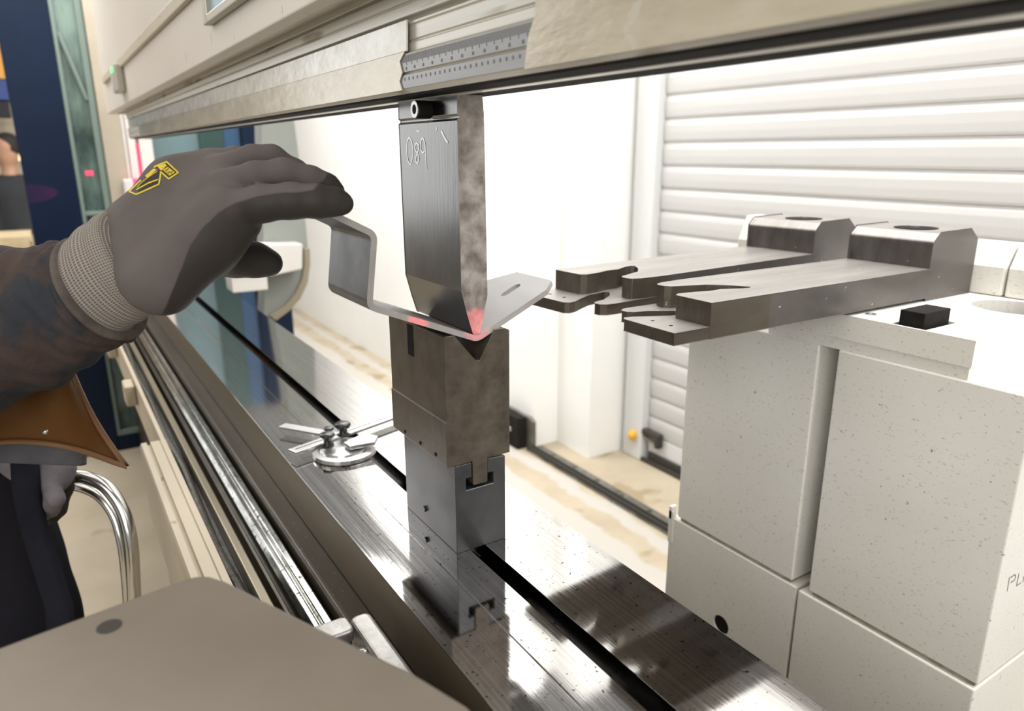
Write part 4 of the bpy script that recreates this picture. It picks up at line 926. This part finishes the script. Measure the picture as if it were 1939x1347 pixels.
vf, uv = loft([(np.array(P(-190, 830, 1.02)), np.array(R)*.20, np.array(F)*.15), (np.array(P(-105, 950, 1.05)), np.array(R)*.135, np.array(F)*.13), (np.array(P(-54, 1080, 1.12)), np.array(R)*.125, np.array(F)*.12), (np.array(P(9, 1220, 1.2)), np.array(R)*.120, np.array(F)*.11), (np.array(P(0, 1500, 1.35)), np.array(R)*.11, np.array(F)*.10)], n=48, k=8,
              disp=lambda s_, t_: .03*math.sin(14*s_+2*t_)+.02*math.sin(5*t_+8*s_))
mk('trousers', vf, 'trouser', op, smooth=True)
sheet_patch([[np.array(P(u+dx, v, .93)) for dx in (-44, -28, -12, 0)] for u, v in ((62, 858), (66, 930), (80, 1000), (96, 1050), (112, 1100), (128, 1150), (136, 1230))], .012, 'trouser', 'jacket_flap', 'black frayed jacket edge hanging beside the trousers')
# second glove closing on the tube handle
def glove2(Q):
    p = lambda u, v, d: np.array(P(u, v, d)); r = lambda x: x*.98/FPX
    d = cap_sdf(Q, p(40, 868, .965), p(92, 905, .97), r(40), r(36))
    d = smin(d, cap_sdf(Q, p(70, 870, .97), p(118, 885, .975), r(34), r(22)), .02)
    tot = d
    for (a, b, c, ra) in (((92, 915, .96), (106, 945, .945), (100, 968, .965), 15), ((80, 925, .965), (90, 958, .95), (86, 976, .97), 14)):
        g = smin(cap_sdf(Q, p(*a), p(*b), r(ra+3), r(ra)), cap_sdf(Q, p(*b), p(*c), r(ra), r(ra-3)), .004); tot = smin(tot, g, .006)
    return tot
def glove2b(Q):
    p = lambda u, v, d: np.array(P(u, v, d)); r = lambda x: x*.99/FPX; tot = None
    for ch in (((96, 958, .985), (112, 955, 1.0), (124, 925, 1.01), (126, 905, 1.0), 15), ((80, 970, .985), (98, 978, .99), (112, 965, 1.0), (114, 940, 1.01), 14), ((70, 975, .99), (84, 984, .995), (96, 978, 1.005), (100, 955, 1.01), 13)):
        g = None
        for a, b in zip(ch[:3], ch[1:4]):
            e = cap_sdf(Q, p(*a), p(*b), r(ch[4]), r(ch[4]-1)); g = e if g is None else smin(g, e, .004)
        tot = g if tot is None else smin(tot, g, .002)
    return tot
pc_ = np.array(P(85, 920, .98))
v, f = nets(glove2, pc_-.13, pc_+.13, .0042); mk('second_glove', (v.tolist(), f.tolist()), 'glovecuff2', op, smooth=True, label='lilac grey back of the lower glove')
v, f = nets(glove2b, pc_-.13, pc_+.13, .0038); mk('second_glove_fingers', (v.tolist(), f.tolist()), 'nitrile', op, smooth=True, label='dark dipped fingers of the lower glove')

# bent tube handle below the jacket
t = thing('tube_handle', 'bent silver tube handle held by the lower glove', 'handle', (0.0, 1.2, ZF))
TD = 1.02
mk('outer_tube', tube([P(98, 903, TD), P(125, 903, TD), P(165, 905, TD), P(203, 925, TD), P(232, 966, TD), P(247, 1020, TD), P(252, 1080, TD+.01), P(256, 1200, TD+.04), P(262, 1500, TD+.16)], 0.0092, 14, 6), 'chrome', t, smooth=True)
mk('inner_tube', tube([P(98, 922, TD+.03), P(120, 921, TD+.03), P(150, 923, TD+.03), P(187, 940, TD+.03), P(215, 976, TD+.03), P(230, 1025, TD+.03), P(238, 1085, TD+.04), P(245, 1200, TD+.07), P(254, 1500, TD+.18)], 0.0068, 12, 6), 'chrome', t, smooth=True)

spot('laser_scatter', (0.33, 3.99, 0.255), (-0.05, 4.094, 0.235), 60, 14)
# safety laser beams along the punch tip
spot('safety_laser_near', (0.345, -0.62, 0.262), (0.350, 0.614, 0.2495), 40, 1.6, (1, 0.0, 0.05))
spot('safety_laser_strip', (0.20, -0.62, 0.272), (0.285, 0.612, 0.2605), 46, 1.1, (1, 0.0, 0.05))
